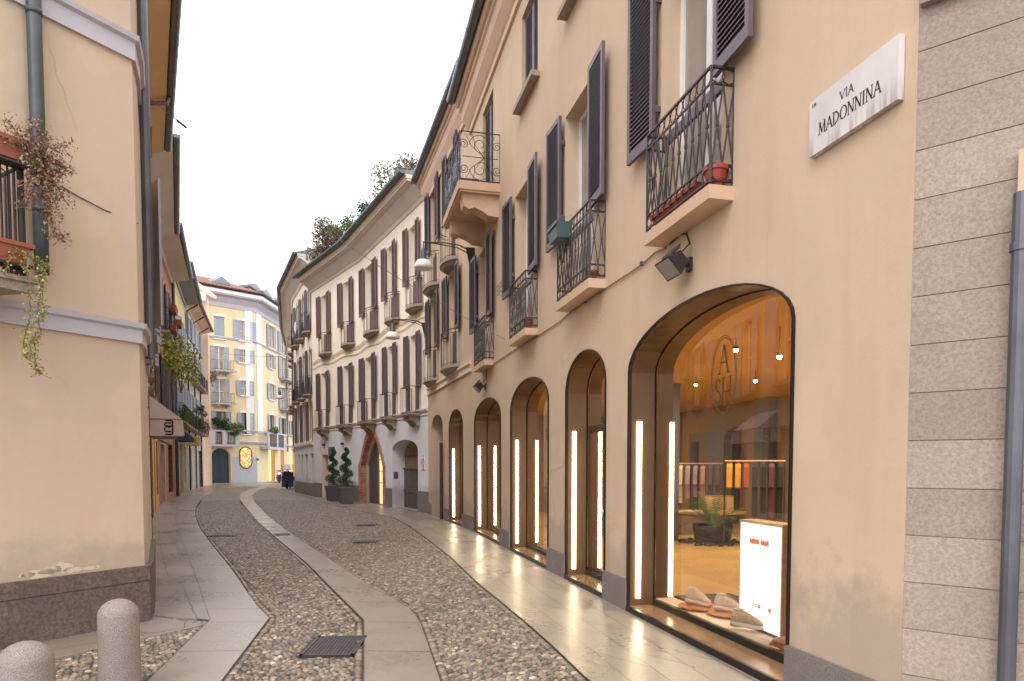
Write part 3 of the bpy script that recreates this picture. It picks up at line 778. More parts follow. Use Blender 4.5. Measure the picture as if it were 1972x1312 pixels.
# ================================================================= C: curved block
Cb = thing('curved_block', 'long cream and grey block with plum shutters and brick gothic portal on the curve', 'building', base(FC))
CH1 = FC.inv(790, 647)[1]; CH0 = FC.inv(790, 796, .4)[1]; CUB = FC.inv(793, 589, .25)[1]; CU1 = FC.inv(781, 446)[1]
CSB = FC.inv(813, 741)[1]; CUS = FC.inv(812, 534)[1]
print('C heights', CH0, CSB, CH1, CUB, CUS, CU1, 'A', SLAB_H, SH0, SH1, TB, TT, BBH, DT, 'B', BSL, BSB, BS1, BTS, BTB, BT1)
colsL, colsU = [], []
for x0, x1 in ((612.4, 637), (654.3, 683.3), (696.5, 727.7), (741.5, 767), (783, 813.5)):
    p, q = FC.inv(x0, 740)[0], FC.inv(x1, 740)[0]; colsL.append(((p + q) / 2, abs(q - p) / 4))
for x0, x1 in ((611.5, 637), (654, 681.5), (695.6, 727.8), (740, 766), (781, 812)):
    p, q = FC.inv(x0, 520)[0], FC.inv(x1, 520)[0]; colsU.append(((p + q) / 2, abs(q - p) / 4))
opsC = [dict(s0=c - a, s1=c + a, h0=CH0, h1=CH1 - .03, depth=.25) for c, a in colsL] + [dict(s0=c - a, s1=c + a, h0=CUB, h1=CU1 - .03, depth=.25) for c, a in colsU]
STR = FC.inv(824, 790)[1]
m = MB(); wall(m, FC, 0, FC.L, STR, 11.2, opsC); m.build('wall', M['wallC'], Cb)
def px_open(fac, x0, x1, yref, **k): a, b = rng_px(fac, x0, x1, yref); return dict(s0=a, s1=b, **k)
port = px_open(FC, 696.5, 738.5, 930, h0=0., h1=FC.inv(697, 897)[1], rise=0, gothic=True, depth=.2)
port['rise'] = FC.inv(713, 834)[1] - port['h1']
gar = px_open(FC, 755, 805, 930, h0=0., h1=FC.inv(755, 869)[1], rise=0, depth=.55); gar['rise'] = FC.inv(780, 847)[1] - gar['h1']
dr1 = px_open(FC, 621, 632.5, 930, h0=0., h1=FC.inv(625, 876)[1], depth=.4)
wn2 = px_open(FC, 657, 668.6, 930, h0=.7, h1=FC.inv(660, 875)[1], depth=.3)
gops = [port, gar, dr1, wn2]
m = MB(); wall(m, FC, 0, FC.L, 0, STR, gops); m.build('ground_floor_wall', M['wallCg'], Cb)
plinth(Cb, FC, 0.01, FC.L, gops, .75, d=.03)
cornice(Cb, FC, 0, FC.L, [(0, STR - .16), (.03, STR - .16), (.03, STR - .11), (0, STR - .11)], 'cornC', 'lower_string_course')
cornice(Cb, FC, 0, FC.L, [(0, STR - .03), (.05, STR - .03), (.08, STR + .03), (.08, STR + .07), (0, STR + .09)], 'cornC', 'string_course')
for (c, a), (bx0, bx1) in zip(colsL, ((605.5, 635), (646, 680), (688, 726), (731, 765.5), (771, 811))):
    w_ = window(Cb, FC, c - a, c + a, CH0, CH1 - .03, rec=.2, pane='glassC', rails=0); F = FC.fr(c)
    for k in (-1, 1):
        q = MB(); x0, x1 = (-2 * a, -a - .01) if k < 0 else (a + .01, 2 * a)
        shutter(q, F, x0, x1, CSB, CH1, .06, .045, .07, rot=random.uniform(.02, .14), hinge=1 if k < 0 else 0); q.build('shutter', M['shut'], w_)
        q = MB(); x0, x1 = (-2 * a + .28, -a + .1) if k < 0 else (a + .02, 2 * a - .12)
        q.box(F, x0, x1, .03, .07, CH0 + .05, CSB - .02)
        q.build('lower_panel', M['shut'], w_)
    b0_, b1_ = sorted((FC.inv(bx0, 800, .42)[0], FC.inv(bx1, 800, 0)[0])); balcony(Cb, FC, b0_, b1_, CH0, .42, .07, .95, 'slab', circ=False, cross=False, bars=.16, brackets=2)
for (c, a), (bx0, bx1) in zip(colsU, ((611, 631.5), (654, 676), (698, 721.6), (740, 761), (780, 806))):
    w_ = window(Cb, FC, c - a, c + a, CUB, CU1 - .03, rec=.2, pane='glassC', rails=0); F = FC.fr(c)
    for k in (-1, 1):
        q = MB(); x0, x1 = (-2 * a, -a - .01) if k < 0 else (a + .01, 2 * a)
        shutter(q, F, x0, x1, CUS, CU1, .06, .045, .07, rot=random.uniform(.02, .14), hinge=1 if k < 0 else 0); q.build('shutter', M['shutR'], w_)
    b0_, b1_ = sorted((FC.inv(bx0, 600, .2)[0], FC.inv(bx1, 600, .2)[0])); round_balcony(Cb, FC, (b0_ + b1_) / 2, b1_ - b0_, CUB, .36, bars=7, panel=(-(b1_ - b0_) * .42, (b1_ - b0_) * .18, 'shutR'))
cornice(Cb, FC, 0, FC.L, [(0, 10.62), (.04, 10.62), (.10, 10.72), (.14, 10.74), (.45, 10.98), (.48, 11.03), (.70, 11.06), (.70, 11.10), (0, 11.12)], 'cornC')
cornice(Cb, FC, 0, FC.L, [(0.0, 11.125), (.72, 11.125), (.72, 11.2), (.76, 11.22), (.76, 11.27), (0, 11.29)], 'cornT', 'cornice_edge')
gutter(Cb, FC, -.05, FC.L + .1, .87, 11.34, .11, 'gutV')
roof(Cb, FC, 0, FC.L, .78, 11.34)
cb = MB()
for k, dz in ((0, 0), (1, .10), (2, .33)):
    hh = FC.inv(700, 655)[1] - .1 - dz
    pts = [FC.pos(q, hh + .05 * math.sin(q * 2), .03) for q in np.linspace(.05, FC.L - .1, 30)]
    cb.tube(pts, .014, 4, False)
cb.build('cable', M['corn'], Cb)
# gothic brick portal
br = NT('old_red_brick'); bt = br.n('ShaderNodeTexBrick'); bt.inputs['Scale'].default_value = 1; bt.inputs['Brick Width'].default_value = .24; bt.inputs['Row Height'].default_value = .07; bt.inputs['Mortar Size'].default_value = .009
bt.inputs['Color1'].default_value = C(172, 104, 78); bt.inputs['Color2'].default_value = C(138, 84, 66); bt.inputs['Mortar'].default_value = C(176, 150, 130)
sx_ = br.n('ShaderNodeSeparateXYZ'); br.l(br.geo.outputs['Position'], sx_.inputs[0]); cx_ = br.n('ShaderNodeCombineXYZ')
br.l(br.math('ADD', sx_.outputs[0], sx_.outputs[1]), cx_.inputs[0]); br.l(sx_.outputs[2], cx_.inputs[1]); br.l(cx_.outputs[0], bt.inputs['Vector'])
br.col(br.mix(br.ramp(br.noise(3, 5), [(.45, (0, 0, 0, 1)), (.65, (1, 1, 1, 1))]), bt.outputs[0], C(186, 150, 128))); br.rough(.85); br.bump(bt.outputs['Fac'], -.4, .01); M['brick'] = br.mat
pm = MB(); g = .28
pin = arch_pts(port, 20); po = arch_pts(dict(port), 20, g)
for a, b, c, d in zip(pin, pin[1:], po, po[1:]):
    P = lambda q, z: FC.pos(q[0], q[1], z)
    pm.face([P(a, .04), P(b, .04), P(d, .04), P(c, .04)]); pm.face([P(c, 0), P(d, 0), P(d, .04), P(c, .04)])
outline_strip(pm, FC, port, .04, -.2, -.003, -.02)
pt = pm.build('brick_portal', M['brick'], Cb)
sj = MB(); o2 = dict(port, s0=port['s0'] + .1, s1=port['s1'] - .16, rise=port['rise'] - .25)

A1 = arch_pts(port, 20, -.02); A2 = arch_pts(o2, 20)
for a, b, c, d in zip(A1, A1[1:], A2, A2[1:]): sj.face([FC.pos(*a, -.2), FC.pos(*b, -.2), FC.pos(*d, -.2), FC.pos(*c, -.2)])
outline_strip(sj, FC, o2, -.2, -.3, 0, 0); sj.build('stone_jamb', M['wallL'], pt)
gd = MB(); mid = (o2['s0'] + o2['s1']) / 2 
P = arch_pts(dict(o2), 20); MD = mid + .05; half = [p for p in P if p[0] >= MD]; gd.face([FC.pos(*p, -.3) for p in half] + [FC.pos(MD, 0, -.3)]); gd.ft(FC, MD - .03, MD, -.34, -.26, 0, o2['h1'] + o2['rise'] * .9)
gd.build('door_leaf', M['doorG'], pt)
li = MB(); half = [p for p in P if p[0] <= MD]; li.face([FC.pos(*p, -.5) for p in half] + [FC.pos(MD + .6, half[-1][1], -.5), FC.pos(MD + .6, 0, -.5)])
M['litroom'] = emit('lit_room_glow', (1, .62, .26, 1), 1.1); li.build('lit_interior', M['litroom'], pt)
for z in (.9, 1.4, 1.9):
    s_ = MB(); s_.ft(FC, o2['s0'] + .06, MD + .3, -.48, -.38, z, z + .03)
    for k in range(3): s_.ft(FC, o2['s0'] + .2 + .25 * k, o2['s0'] + .32 + .25 * k, -.46, -.40, z + .03, z + .2 + .05 * (k % 2))
    s_.build('shelf', M['wood'], pt)
gm = MB(); gg = dict(gar, h0=0.02); q0, q1 = gar['s0'], gar['s1']; hd = FC.inv(790, 904, -.5)[1]
fill(gm, FC, dict(gg), -.54)
gdm = gm.build('garage_door', M['wood'], Cb)
g2 = MB(); g2.ft(FC, q0, q1, -.54, -.50, .02, hd); g2.ft(FC, q0, q1, -.50, -.47, .62, .74); g2.ft(FC, q0, q1, -.54, -.46, hd, hd + .06); g2.ft(FC, q0, q1, -.54, -.49, hd + .5, hd + .53); g2.ft(FC, (q0 + q1) / 2 - .02, (q0 + q1) / 2 + .02, -.5, -.47, .74, hd); g2.build('lower_leaf', M['doorG'], gdm)
d_ = MB(); d_.ft(FC, dr1['s0'], dr1['s1'], -.42, -.4, 0, dr1['h1']); d_.build('door', M['doorD'] if 'doorD' in M else M['doorG'], Cb)
c2 = MB(); F = FC.fr((dr1['s0'] + dr1['s1']) / 2); a = (dr1['s1'] - dr1['s0']) / 2
c2.box(F, -a, a, -.02, .03, dr1['h1'], dr1['h1'] + .16); c2.box(F, a - .10, a, -.39, .015, 0.02, dr1['h1']); c2.build('door_surround', M['cornT'], Cb)
window(Cb, FC, wn2['s0'], wn2['s1'], wn2['h0'], wn2['h1'], rec=.25, pane='glassC', frm='winb')

# ================================================================= D: far part of the curve
D = thing('far_curved_house', 'taller house with dark plum shutters where the curved row turns out of sight', 'building', base(FD))
opsD = []; wl = []
for k, q in enumerate((1.0, 3.3, 5.6, 8.4, 11.2, 14.0)):
    for (hb, ht) in ((3.0, 5.1), (5.45, 7.85), (8.75, 11.1)):
        opsD.append(dict(s0=q - .42, s1=q + .42, h0=hb, h1=ht, depth=.22)); wl.append((q, hb, ht))
m = MB(); wall(m, FD, 0, FD.L, 2.8, 12.2, opsD); m.build('wall', M['wallC'], D)
slots = [px_open(FD, a, b, 900, h0=.3, h1=2.3, depth=.3) for a, b in ((598.5, 604), (587.5, 592.5), (580, 583.8), (574.8, 578))]
m = MB(); wall(m, FD, 0, FD.L, 0, 2.8, slots); m.build('ground_floor_wall', M['wallCg'], D)
for s_ in slots: window(D, FD, s_['s0'], s_['s1'], s_['h0'], s_['h1'], rec=.28, frm='winb', pane='glassD', rails=0)
plinth(D, FD, 0.01, FD.L, [], .7, d=.04)
cornice(D, FD, 0, FD.L, [(0, 2.74), (.06, 2.74), (.09, 2.8), (.09, 2.88), (0, 2.9)], 'cornC', 'string_course')
for q, hb, ht in wl:
    window(D, FD, q - .42, q + .42, hb, ht, sh='shut', rec=.18, pane='glassC', step=.1, shw=.42, rot=.12)
    if hb > 4: round_balcony(D, FD, q, 1.35, hb, .38, bars=7, panel=(-.4, .4, 'shutD'))
cornice(D, FD, -.3, FD.L, [(0, 11.75), (.05, 11.75), (.12, 11.9), (.5, 12.2), (.68, 12.25), (.68, 12.32), (0, 12.34)], 'cornC')
cornice(D, FD, -.3, FD.L, [(0.0, 12.345), (.72, 12.345), (.74, 12.42), (.74, 12.46), (0, 12.48)], 'cornT', 'cornice_edge')
gutter(D, FD, -.35, FD.L, .85, 12.52, .11, 'gutV')
roof(D, FD, -.3, FD.L, .76, 12.55, 'zinc')
gm = MB(); P = FD.pos; gm.face([P(0, 9, 0), P(0, 9, -6), P(0, 14.1, -5), P(0, 12.3, 0)]); gm.build('gable_wall', M['white'], D)

# ================================================================= S: rusticated stone corner
S = thing('stone_corner_building', 'rusticated pinkish stone building cut off by the right edge of the picture', 'building', base(FS))
m = MB(); j0 = 1.79 - 7 * .2645
z = j0 - .2645; k = 0
while z < 7.6:
    a, b = max(z, -.02) + .002, z + .2645 - .003
    if b > 0.02: m.ft(FS, 0.003, FS.L, -.3, 0.0, a, b); m.ft(FS, 0.003, FS.L, -.3, -.010, b, b + .006)
    z += .2645
m.build('wall', M['stoneS'], S)
m = MB(); m.ft(FS, 0.012, FS.L, -.3, -.02, 7.4, 11); m.build('upper_wall', M['wallA'], S)
hm = FS.inv(1770, 8)[1]; m = MB(); m.ft(FS, .012, FS.L, 0.001, .07, hm + .02, hm + .3); m.ft(FS, .012, FS.L, .001, .05, hm - .03, hm + .02); m.build('moulding', M['stoneS'], S)
pq = FS.inv(1952, 900, .06)[0]
pp = MB(); pp.tube([FS.pos(pq, .0, .075), FS.pos(pq, FS.inv(1955, 375, .07)[1], .075)], .041, 12)
for z in (FS.inv(1955, 478, .07)[1],): pp.tube([FS.pos(pq, z - .02, .075), FS.pos(pq, z + .02, .075)], .049, 12)
pp.build('downpipe', M['pipe'], S, smooth=False)
cp = MB(); a = FS.inv(1966, 340, .02)[0]; cp.ft(FS, a - .01, a + .045, 0, .05, FS.inv(1962, 378, .04)[1], FS.inv(1962, 290, .04)[1]); cp.build('conduit_cover', M['wallA'], S)
# plaque
u0 = FA.inv(1570, 250)[0]; u1 = FA.inv(1743, 130)[0]
hb = (FA.inv(1572, 303)[1] + FA.inv(1743, 193)[1]) / 2; ht = (FA.inv(1570, 197)[1] + FA.inv(1745, 71)[1]) / 2
ma = NT('weathered_marble'); nn = ma.noise(2.2, 5, .6); st = ma.noise(1., 3, .5, ma.vec((16, 16, 1.2)))
zz = ma.n('ShaderNodeSeparateXYZ'); ma.l(ma.geo.outputs['Position'], zz.inputs[0])
low = ma.ramp(ma.math('MULTIPLY', ma.math('SUBTRACT', zz.outputs[2], hb), 1 / (ht - hb)), [(.05, (1, 1, 1, 1)), (.42, (0, 0, 0, 1))])
cc = ma.mix(ma.ramp(nn, [(.3, (0, 0, 0, 1)), (.7, (1, 1, 1, 1))]), C(196, 190, 188), C(216, 211, 208))
cc = ma.mix(ma.math('MULTIPLY', ma.math('MULTIPLY', ma.ramp(st, [(.46, (0, 0, 0, 1)), (.56, (1, 1, 1, 1))]), low), .6), cc, C(150, 134, 120))
ma.col(cc); ma.rough(.4); M['marble'] = ma.mat
pl = thing('street_name_plaque', 'white marble street name plaque reading VIA MADONNINA high on the cream wall', 'sign', FA.pos((u0 + u1) / 2, hb, .0))
m = MB(); m.ft(FA, min(u0, u1), max(u0, u1), .004, .045, hb, ht); m.build('marble_slab', M['marble'], pl)
o, t, n = FA.fr(max(u0, u1), hb, .0455); x = -t; PW = abs(u1 - u0); PH = ht - hb; y = np.array((0, 0, 1.))
m = MB(); text(m, '134', o + x * PW * .03 + y * PH * .87, x, y, n, PH * .06, PW * .055, .16, .2, serif=False); m.build('lettering', M['bronzeD'], pl)
m = MB(); text(m, 'VIA', o + x * PW * .385 + y * PH * .63, x, y, n, PH * .15, PW * .15, .12, .22)
m.build('lettering', M['bronzeD'], pl); m = MB(); text(m, 'MADONNINA', o + x * PW * .13 + y * PH * .29, x, y, n, PH * .215, PW * .70, .12, .2)
m.build('lettering', M['bronzeD'], pl)
# ================================================================= GROUND
def GP(L, z=0.0): return [G(x, y, z) for x, y in L]
gr = NT('dark_ground'); gr.col(gr.ramp(gr.noise(2, 5), [(.3, (.10, .095, .09, 1)), (.7, (.16, .15, .145, 1))])); gr.rough(.8)
m = MB(); m.poly([(-300, -200), (300, -200), (300, 400), (-300, 400)], -.03); o = m.build('ground', gr.mat); o['kind'] = 'structure'

co = NT('river_cobbles')
v1 = co.n('ShaderNodeTexVoronoi'); v1.inputs['Scale'].default_value = 15; v1.inputs['Randomness'].default_value = .9; co.l(co.vec((1.25, 1, 0)), v1.inputs['Vector'])
cc = co.n('ShaderNodeSeparateColor'); co.l(v1.outputs['Color'], cc.inputs[0])
pal = co.ramp(cc.outputs[0], [(.0, C(140, 128, 120)), (.2, C(178, 162, 146)), (.4, C(154, 140, 130)), (.6, C(196, 176, 154)), (.8, C(168, 158, 154)), (1., C(206, 192, 174))])
big = co.ramp(co.noise(.5, 4), [(.35, (.66, .65, .63, 1)), (.65, (.8, .79, .77, 1))])
edge = co.ramp(v1.outputs['Distance'], [(.35, (1, 1, 1, 1)), (.7, (.5, .48, .46, 1))])
co.col(co.mix(1.0, co.mix(1.0, pal, edge, 'MULTIPLY'), big, 'MULTIPLY')); co.rough(.55)
inv = co.math('SUBTRACT', 1., v1.outputs['Distance']); co.bump(inv, .9, .03); M['cob'] = co.mat

gs = NT('granite_slabs'); uvn = gs.n('ShaderNodeUVMap'); uvn.uv_map = 'uv'
bt = gs.n('ShaderNodeTexBrick'); bt.inputs['Scale'].default_value = 1; bt.inputs['Brick Width'].default_value = 1.15; bt.inputs['Row Height'].default_value = .62; bt.inputs['Mortar Size'].default_value = .011; bt.inputs['Mortar Smooth'].default_value = .3
bt.inputs['Color1'].default_value = (.80, .79, .78, 1); bt.inputs['Color2'].default_value = (1, 1, 1, 1); bt.inputs['Mortar'].default_value = (.22, .20, .18, 1)
gs.l(uvn.outputs[0], bt.inputs['Vector'])
spk = gs.ramp(gs.noise(170, 3, .8), [(.36, C(124, 113, 102)), (.62, C(178, 165, 150))])
wet = gs.ramp(gs.noise(.8, 7, .7, dist=.4), [(.30, (1, 1, 1, 1)), (.75, (0, 0, 0, 1))])
gc = gs.mix(gs.math('MULTIPLY', wet, .45), spk, dim(C(128, 120, 114), .8))
crk = gs.n('ShaderNodeTexVoronoi'); crk.feature = 'DISTANCE_TO_EDGE'; crk.inputs['Scale'].default_value = .45
wv = gs.n('ShaderNodeMix'); wv.data_type = 'VECTOR'; wv.inputs[0].default_value = .12; gs.l(gs.geo.outputs['Position'], wv.inputs[4])
nz = gs.n('ShaderNodeTexNoise'); nz.inputs['Scale'].default_value = 1.5; nz.inputs['Detail'].default_value = 5; gs.l(gs.geo.outputs['Position'], nz.inputs['Vector']); gs.l(nz.outputs['Color'], wv.inputs[5]); gs.l(wv.outputs[1], crk.inputs['Vector'])
ck = gs.ramp(crk.outputs['Distance'], [(.0, (.55, .52, .5, 1)), (.004, (1, 1, 1, 1))])
gs.col(gs.mix(.6, gs.mix(1., gc, bt.outputs[0], 'MULTIPLY'), gs.mix(1., gs.mix(1., gc, bt.outputs[0], 'MULTIPLY'), ck, 'MULTIPLY')))
gs.rough(gs.math('ADD', gs.math('MULTIPLY', wet, -.22), gs.math('ADD', gs.math('MULTIPLY', gs.noise(14, 4, .7), .22), .335)))
gs.bump(gs.math('ADD', gs.math('MULTIPLY', gs.noise(40, 4, .7), .5), gs.math('MULTIPLY', gs.noise(2.5, 3), 1.2)), .28, .006)
gs.b.inputs['Specular IOR Level'].default_value = .65
M['slabs'] = gs.mat

RC = [(1240, 1400), (1130.5, 1312), (1069.7, 1253), (1013, 1202), (919.6, 1125), (866.8, 1074), (810, 1030), (779.6, 1009.5), (757, 997), (715, 989.5), (682, 984), (640, 972), (605, 963), (580, 953), (562, 944)]
CL = [(700, 1400), (700, 1312), (700.5, 1198), (637.6, 1135), (591, 1087), (530, 1036), (497.6, 1007.5), (471, 975), (461, 961), (463, 951), (481, 943), (500, 939)]
CR = [(872, 1400), (846.5, 1312), (810, 1204), (800, 1182), (712.7, 1131), (615, 1066), (558.5, 1028), (514, 993), (489.5, 966), (485.5, 955), (497.6, 945), (515, 940)]
LR = [(362, 1400), (428.7, 1312), (518, 1194), (489.5, 1163.7), (449, 1103), (404, 1046), (384, 1017.6), (376, 995), (377, 977), (388, 960), (410, 948), (440, 941), (480, 936.5)]
LS = [(404, 1197), (380, 1121), (353, 1050), (338, 1003), (340, 978), (352, 962), (372, 950), (400, 941), (440, 936)]
m = MB()
cobp = [(-6.5, .8), (3.2, .8)] + [FA.pos(.5, 0)[:2], FA.pos(FA.L, 0)[:2], (-2.85, 23.3), (-6.7, 30.5), (-10.4, 35.9), (-13.5, 42.6), (-17.5, 55), (-24, 66), (-27, 64), (-25.5, 56.5), (-21.8, 46), (-14.7, 28.4), (-5.3, 9.8), (-4.2, 7)]
m.poly(cobp, .0); o = m.build('cobbled_street', M['cob']); o['kind'] = 'structure'

def uvline(L):
    P = [np.array(p) for p in L]; cum = [0.]
    for a, b in zip(P, P[1:]): cum.append(cum[-1] + np.linalg.norm(b - a))
    def f(x, y, z):
        q = np.array((x, y)); best = None
        for i in range(len(P) - 1):
            e = P[i + 1] - P[i]; Lg = np.linalg.norm(e); t = np.dot(q - P[i], e) / Lg; tc = min(max(t, 0), Lg); dd = np.linalg.norm(q - P[i] - e / Lg * tc)
            if best is None or dd < best[0]: best = (dd, cum[i] + tc, (e[0] * (q - P[i])[1] - e[1] * (q - P[i])[0]) / Lg)
        return (best[1], best[2])
    return f
def resample(L, n):
    P = [np.array(p) for p in L]; cum = np.array([0.] + list(np.cumsum([np.linalg.norm(b - a) for a, b in zip(P, P[1:])])))
    out = []
    for s in np.linspace(0, cum[-1], n):
        i = min(np.searchsorted(cum, s, 'right') - 1, len(P) - 2); f = (s - cum[i]) / (cum[i + 1] - cum[i]); out.append(P[i] + (P[i + 1] - P[i]) * f)
    return out
def strip(name, A_, B_, z, th=.03, n=70, off=0., rowh=None):
    """paving between two edge lines with uv along and across"""
    a, b = resample(A_, n), resample(B_, n); m = MB(); cum = 0; uv = []
    for i in range(n):
        if i: cum += np.linalg.norm((a[i] + b[i]) / 2 - (a[i - 1] + b[i - 1]) / 2)
        w_ = np.linalg.norm(b[i] - a[i])
        m.v += [(*a[i], z), (*b[i], z), (*a[i], z - th), (*b[i], z - th)]; uv += [(cum, off), (cum, off + (rowh or w_)), (cum, off), (cum, off + (rowh or w_))]
        if i:
            k = 4 * i; p = k - 4
            m.f += [(p, p + 1, k + 1, k), (p + 2, p, k, k + 2), (p + 1, p + 3, k + 3, k + 1)]; m.mi += [0] * 3
    m.f += [(0, 2, 3, 1)]; m.mi += [0]
    it = iter(range(10 ** 9)); idx = {}
    for v, u in zip(m.v, uv): idx[v] = u
    m.uv = lambda x, y, zz: idx[(x, y, zz)]
    o = m.build(name, M['slabs']); o['kind'] = 'structure'; return o
Z1, Z2 = .018, .022
strip('stone_track', GP(CL), GP(CR), Z2, rowh=.6)
# left stone track, bent towards the camera at its near end
L_in = [(200, 1400), (287.6, 1312), (404, 1200)] + LS[1:]
L_out = LR[:-1] + [(470, 936.5)]
strip('stone_track', GP([(200, 1400), (287.6, 1312), (404, 1197)]), GP(LR[:3]), Z2, n=14, rowh=.6)
strip('stone_track', GP(LS), GP(LR[2:]), Z2 - .0015, rowh=.6)
right_wall = [FA.pos(q, 0)[:2] for q in (0.0, FA.L)] + [(-2.85, 23.3), (-6.7, 30.5), (-10.4, 35.9), (-13.5, 42.6), (-15.5, 48)]
strip('pavement', GP(RC), [(2.6, 2.0)] + right_wall, Z1 + .004, n=90)
left_wall = [(-3.95, 7.4), (-5.14, 9.8), (-5.5, 9.9), (-10.6, 20), (-14.7, 28.4), (-18.15, 36.8), (-21.8, 46), (-25.5, 56.5), (-28, 62)]
strip('pavement', left_wall, GP(LS), Z1, n=90)
# slabs along the foot of the left corner house
strip('pavement', [(-7.02, 2.09), (-3.82, 7.17), (-3.95, 7.4)], GP([(-260, 1420), (0, 1300), (106, 1272), (271, 1234), (391, 1207)]), Z1 - .002, n=20)
m = MB(); m.poly([(-27.5, 61), (-15.5, 48), (-17.5, 55), (-19.5, 62), (-25.3, 67.8), (-29.5, 63.6)], .012); m.uv = lambda x, y, z: (x, y); o = m.build('piazza_paving', M['slabs']); o['kind'] = 'structure'

# loose laid pebbles, each a small dome, near the camera
def inpoly(X, Y, poly):
    ins = np.zeros(len(X), bool); n = len(poly)
    for i in range(n):
        x1, y1 = poly[i]; x2, y2 = poly[(i + 1) % n]
        c = ((y1 > Y) != (y2 > Y)); xi = (x2 - x1) * (Y - y1) / ((y2 - y1) + 1e-12) + x1
        ins ^= c & (X < xi)
    return ins
def _unused(): pass
def dist_line(X, Y, L):
    d = np.full(len(X), 1e9)
    for a, b in zip(L, L[1:]):
        a, b = np.array(a), np.array(b); e = b - a; t = np.clip(((X - a[0]) * e[0] + (Y - a[1]) * e[1]) / (e @ e), 0, 1)
        d = np.minimum(d, np.hypot(X - a[0] - t * e[0], Y - a[1] - t * e[1]))
    return d
gRC, gCL, gCR, gLR = GP(RC), GP(CL), GP(CR), GP(LR)
ZMAX = 32.
cut = lambda L: [tuple(p) for p in resample(L, 400) if p[1] < ZMAX + .3]
polys = [[*cut(gLR), *cut(gCL)[::-1]], [*cut(gCR), *cut(gRC)[::-1]], GP([(-300, 1420), (-40, 1312), (0, 1302), (106, 1274), (271, 1236), (391, 1209), (284, 1312), (195, 1400)])]
grate = GP([(606, 1230), (693, 1229), (697, 1267), (582, 1268)])
SP = .053
xs, ys = np.meshgrid(np.arange(-15, 3, SP), np.arange(3.2, ZMAX, SP * .86))
xs = xs + (np.arange(xs.shape[0]) % 2)[:, None] * SP / 2
X, Y = xs.ravel(), ys.ravel(); X = X + rng.normal(0, SP * .16, len(X)); Y = Y + rng.normal(0, SP * .16, len(Y))
keep = np.zeros(len(X), bool)
for p in polys: keep |= inpoly(X, Y, p)
gc_ = np.mean(grate, 0); gbig = [tuple(gc_ + (np.array(p) - gc_) * 1.12) for p in grate]
keep &= ~inpoly(X, Y, gbig)
keep &= (np.abs(X) < Y * .82 + .2)
edges_ = [gRC, gCL, gCR, gLR]
dE = np.min([dist_line(X, Y, L) for L in edges_], 0); keep &= dE > .085
X, Y = X[keep], Y[keep]; ang = rng.normal(.75, .45, len(X)); la = SP * rng.uniform(.50, .68, len(X)); lb = SP * rng.uniform(.36, .5, len(X))
ex, ey, ea = [], [], []
for L, sg in ((gRC, 1), (gCL, 1), (gCR, -1), (gLR, -1)):
    for p in resample([q for q in L if q[1] < ZMAX + 2], 2): pass
    Lc = [q for q in L if q[1] < ZMAX + 2]; tot = sum(np.linalg.norm(np.array(b) - a) for a, b in zip(Lc, Lc[1:])); n = int(tot / .052)
    R_ = resample(Lc, n)
    for i in range(1, n - 1):
        t = R_[i + 1] - R_[i - 1]; t /= np.linalg.norm(t); nn = np.array((-t[1], t[0])) * sg
        q = R_[i] + nn * .043; ex.append(q[0]); ey.append(q[1]); ea.append(math.atan2(nn[1], nn[0]) + rng.normal(0, .15))
E = len(ex); X = np.concatenate([X, ex]); Y = np.concatenate([Y, ey]); ang = np.concatenate([ang, ea]); la = np.concatenate([la, rng.uniform(.030, .038, E)]); lb = np.concatenate([lb, rng.uniform(.021, .027, E)])
N = len(X); hz = rng.uniform(.017, .025, N)
prof = [(1.0, 0.0), (.93, .45), (.62, .85)]; K = 7
V = []; an = np.arange(K) * 2 * np.pi / K
for r_, z_ in prof:
    px_, py_ = np.outer(la, np.cos(an) * r_), np.outer(lb, np.sin(an) * r_)
    jx = 1 + rng.normal(0, .06, px_.shape); px_, py_ = px_ * jx, py_ * jx
    V.append(np.stack([X[:, None] + px_ * np.cos(ang)[:, None] - py_ * np.sin(ang)[:, None], Y[:, None] + px_ * np.sin(ang)[:, None] + py_ * np.cos(ang)[:, None], np.repeat((z_ * hz)[:, None], K, 1)], 2))
V = np.concatenate(V + [np.stack([X, Y, hz], 1)[:, None, :]], 1); nv = V.shape[1]; V = V.reshape(-1, 3)
fq = []
for i in range(2):
    for k in range(K): fq.append((i * K + k, i * K + (k + 1) % K, (i + 1) * K + (k + 1) % K, (i + 1) * K + k))
ft = [(2 * K + k, 2 * K + (k + 1) % K, 3 * K) for k in range(K)]
off = (np.arange(N) * nv)[:, None, None]
Q = (np.array(fq)[None] + off).reshape(-1); T = (np.array(ft)[None] + off).reshape(-1)
me = bpy.data.meshes.new('cobbles'); me.vertices.add(len(V)); me.vertices.foreach_set('co', V.ravel())
nl = len(Q) + len(T); me.loops.add(nl); me.loops.foreach_set('vertex_index', np.concatenate([Q, T]).astype(np.int32))
nq, nt_ = len(Q) // 4, len(T) // 3; me.polygons.add(nq + nt_)
me.polygons.foreach_set('loop_start', np.concatenate([np.arange(nq) * 4, len(Q) + np.arange(nt_) * 3]).astype(np.int32))
me.polygons.foreach_set('loop_total', np.concatenate([np.full(nq, 4), np.full(nt_, 3)]).astype(np.int32))
me.polygons.foreach_set('use_smooth', np.ones(nq + nt_, bool))
me.update(calc_edges=True)
pc = np.array([C(130, 118, 108), C(158, 142, 124), C(106, 98, 94), C(172, 152, 130), C(142, 130, 122), C(188, 174, 156), C(160, 126, 98), C(124, 120, 116), C(198, 190, 180), C(136, 116, 98)])
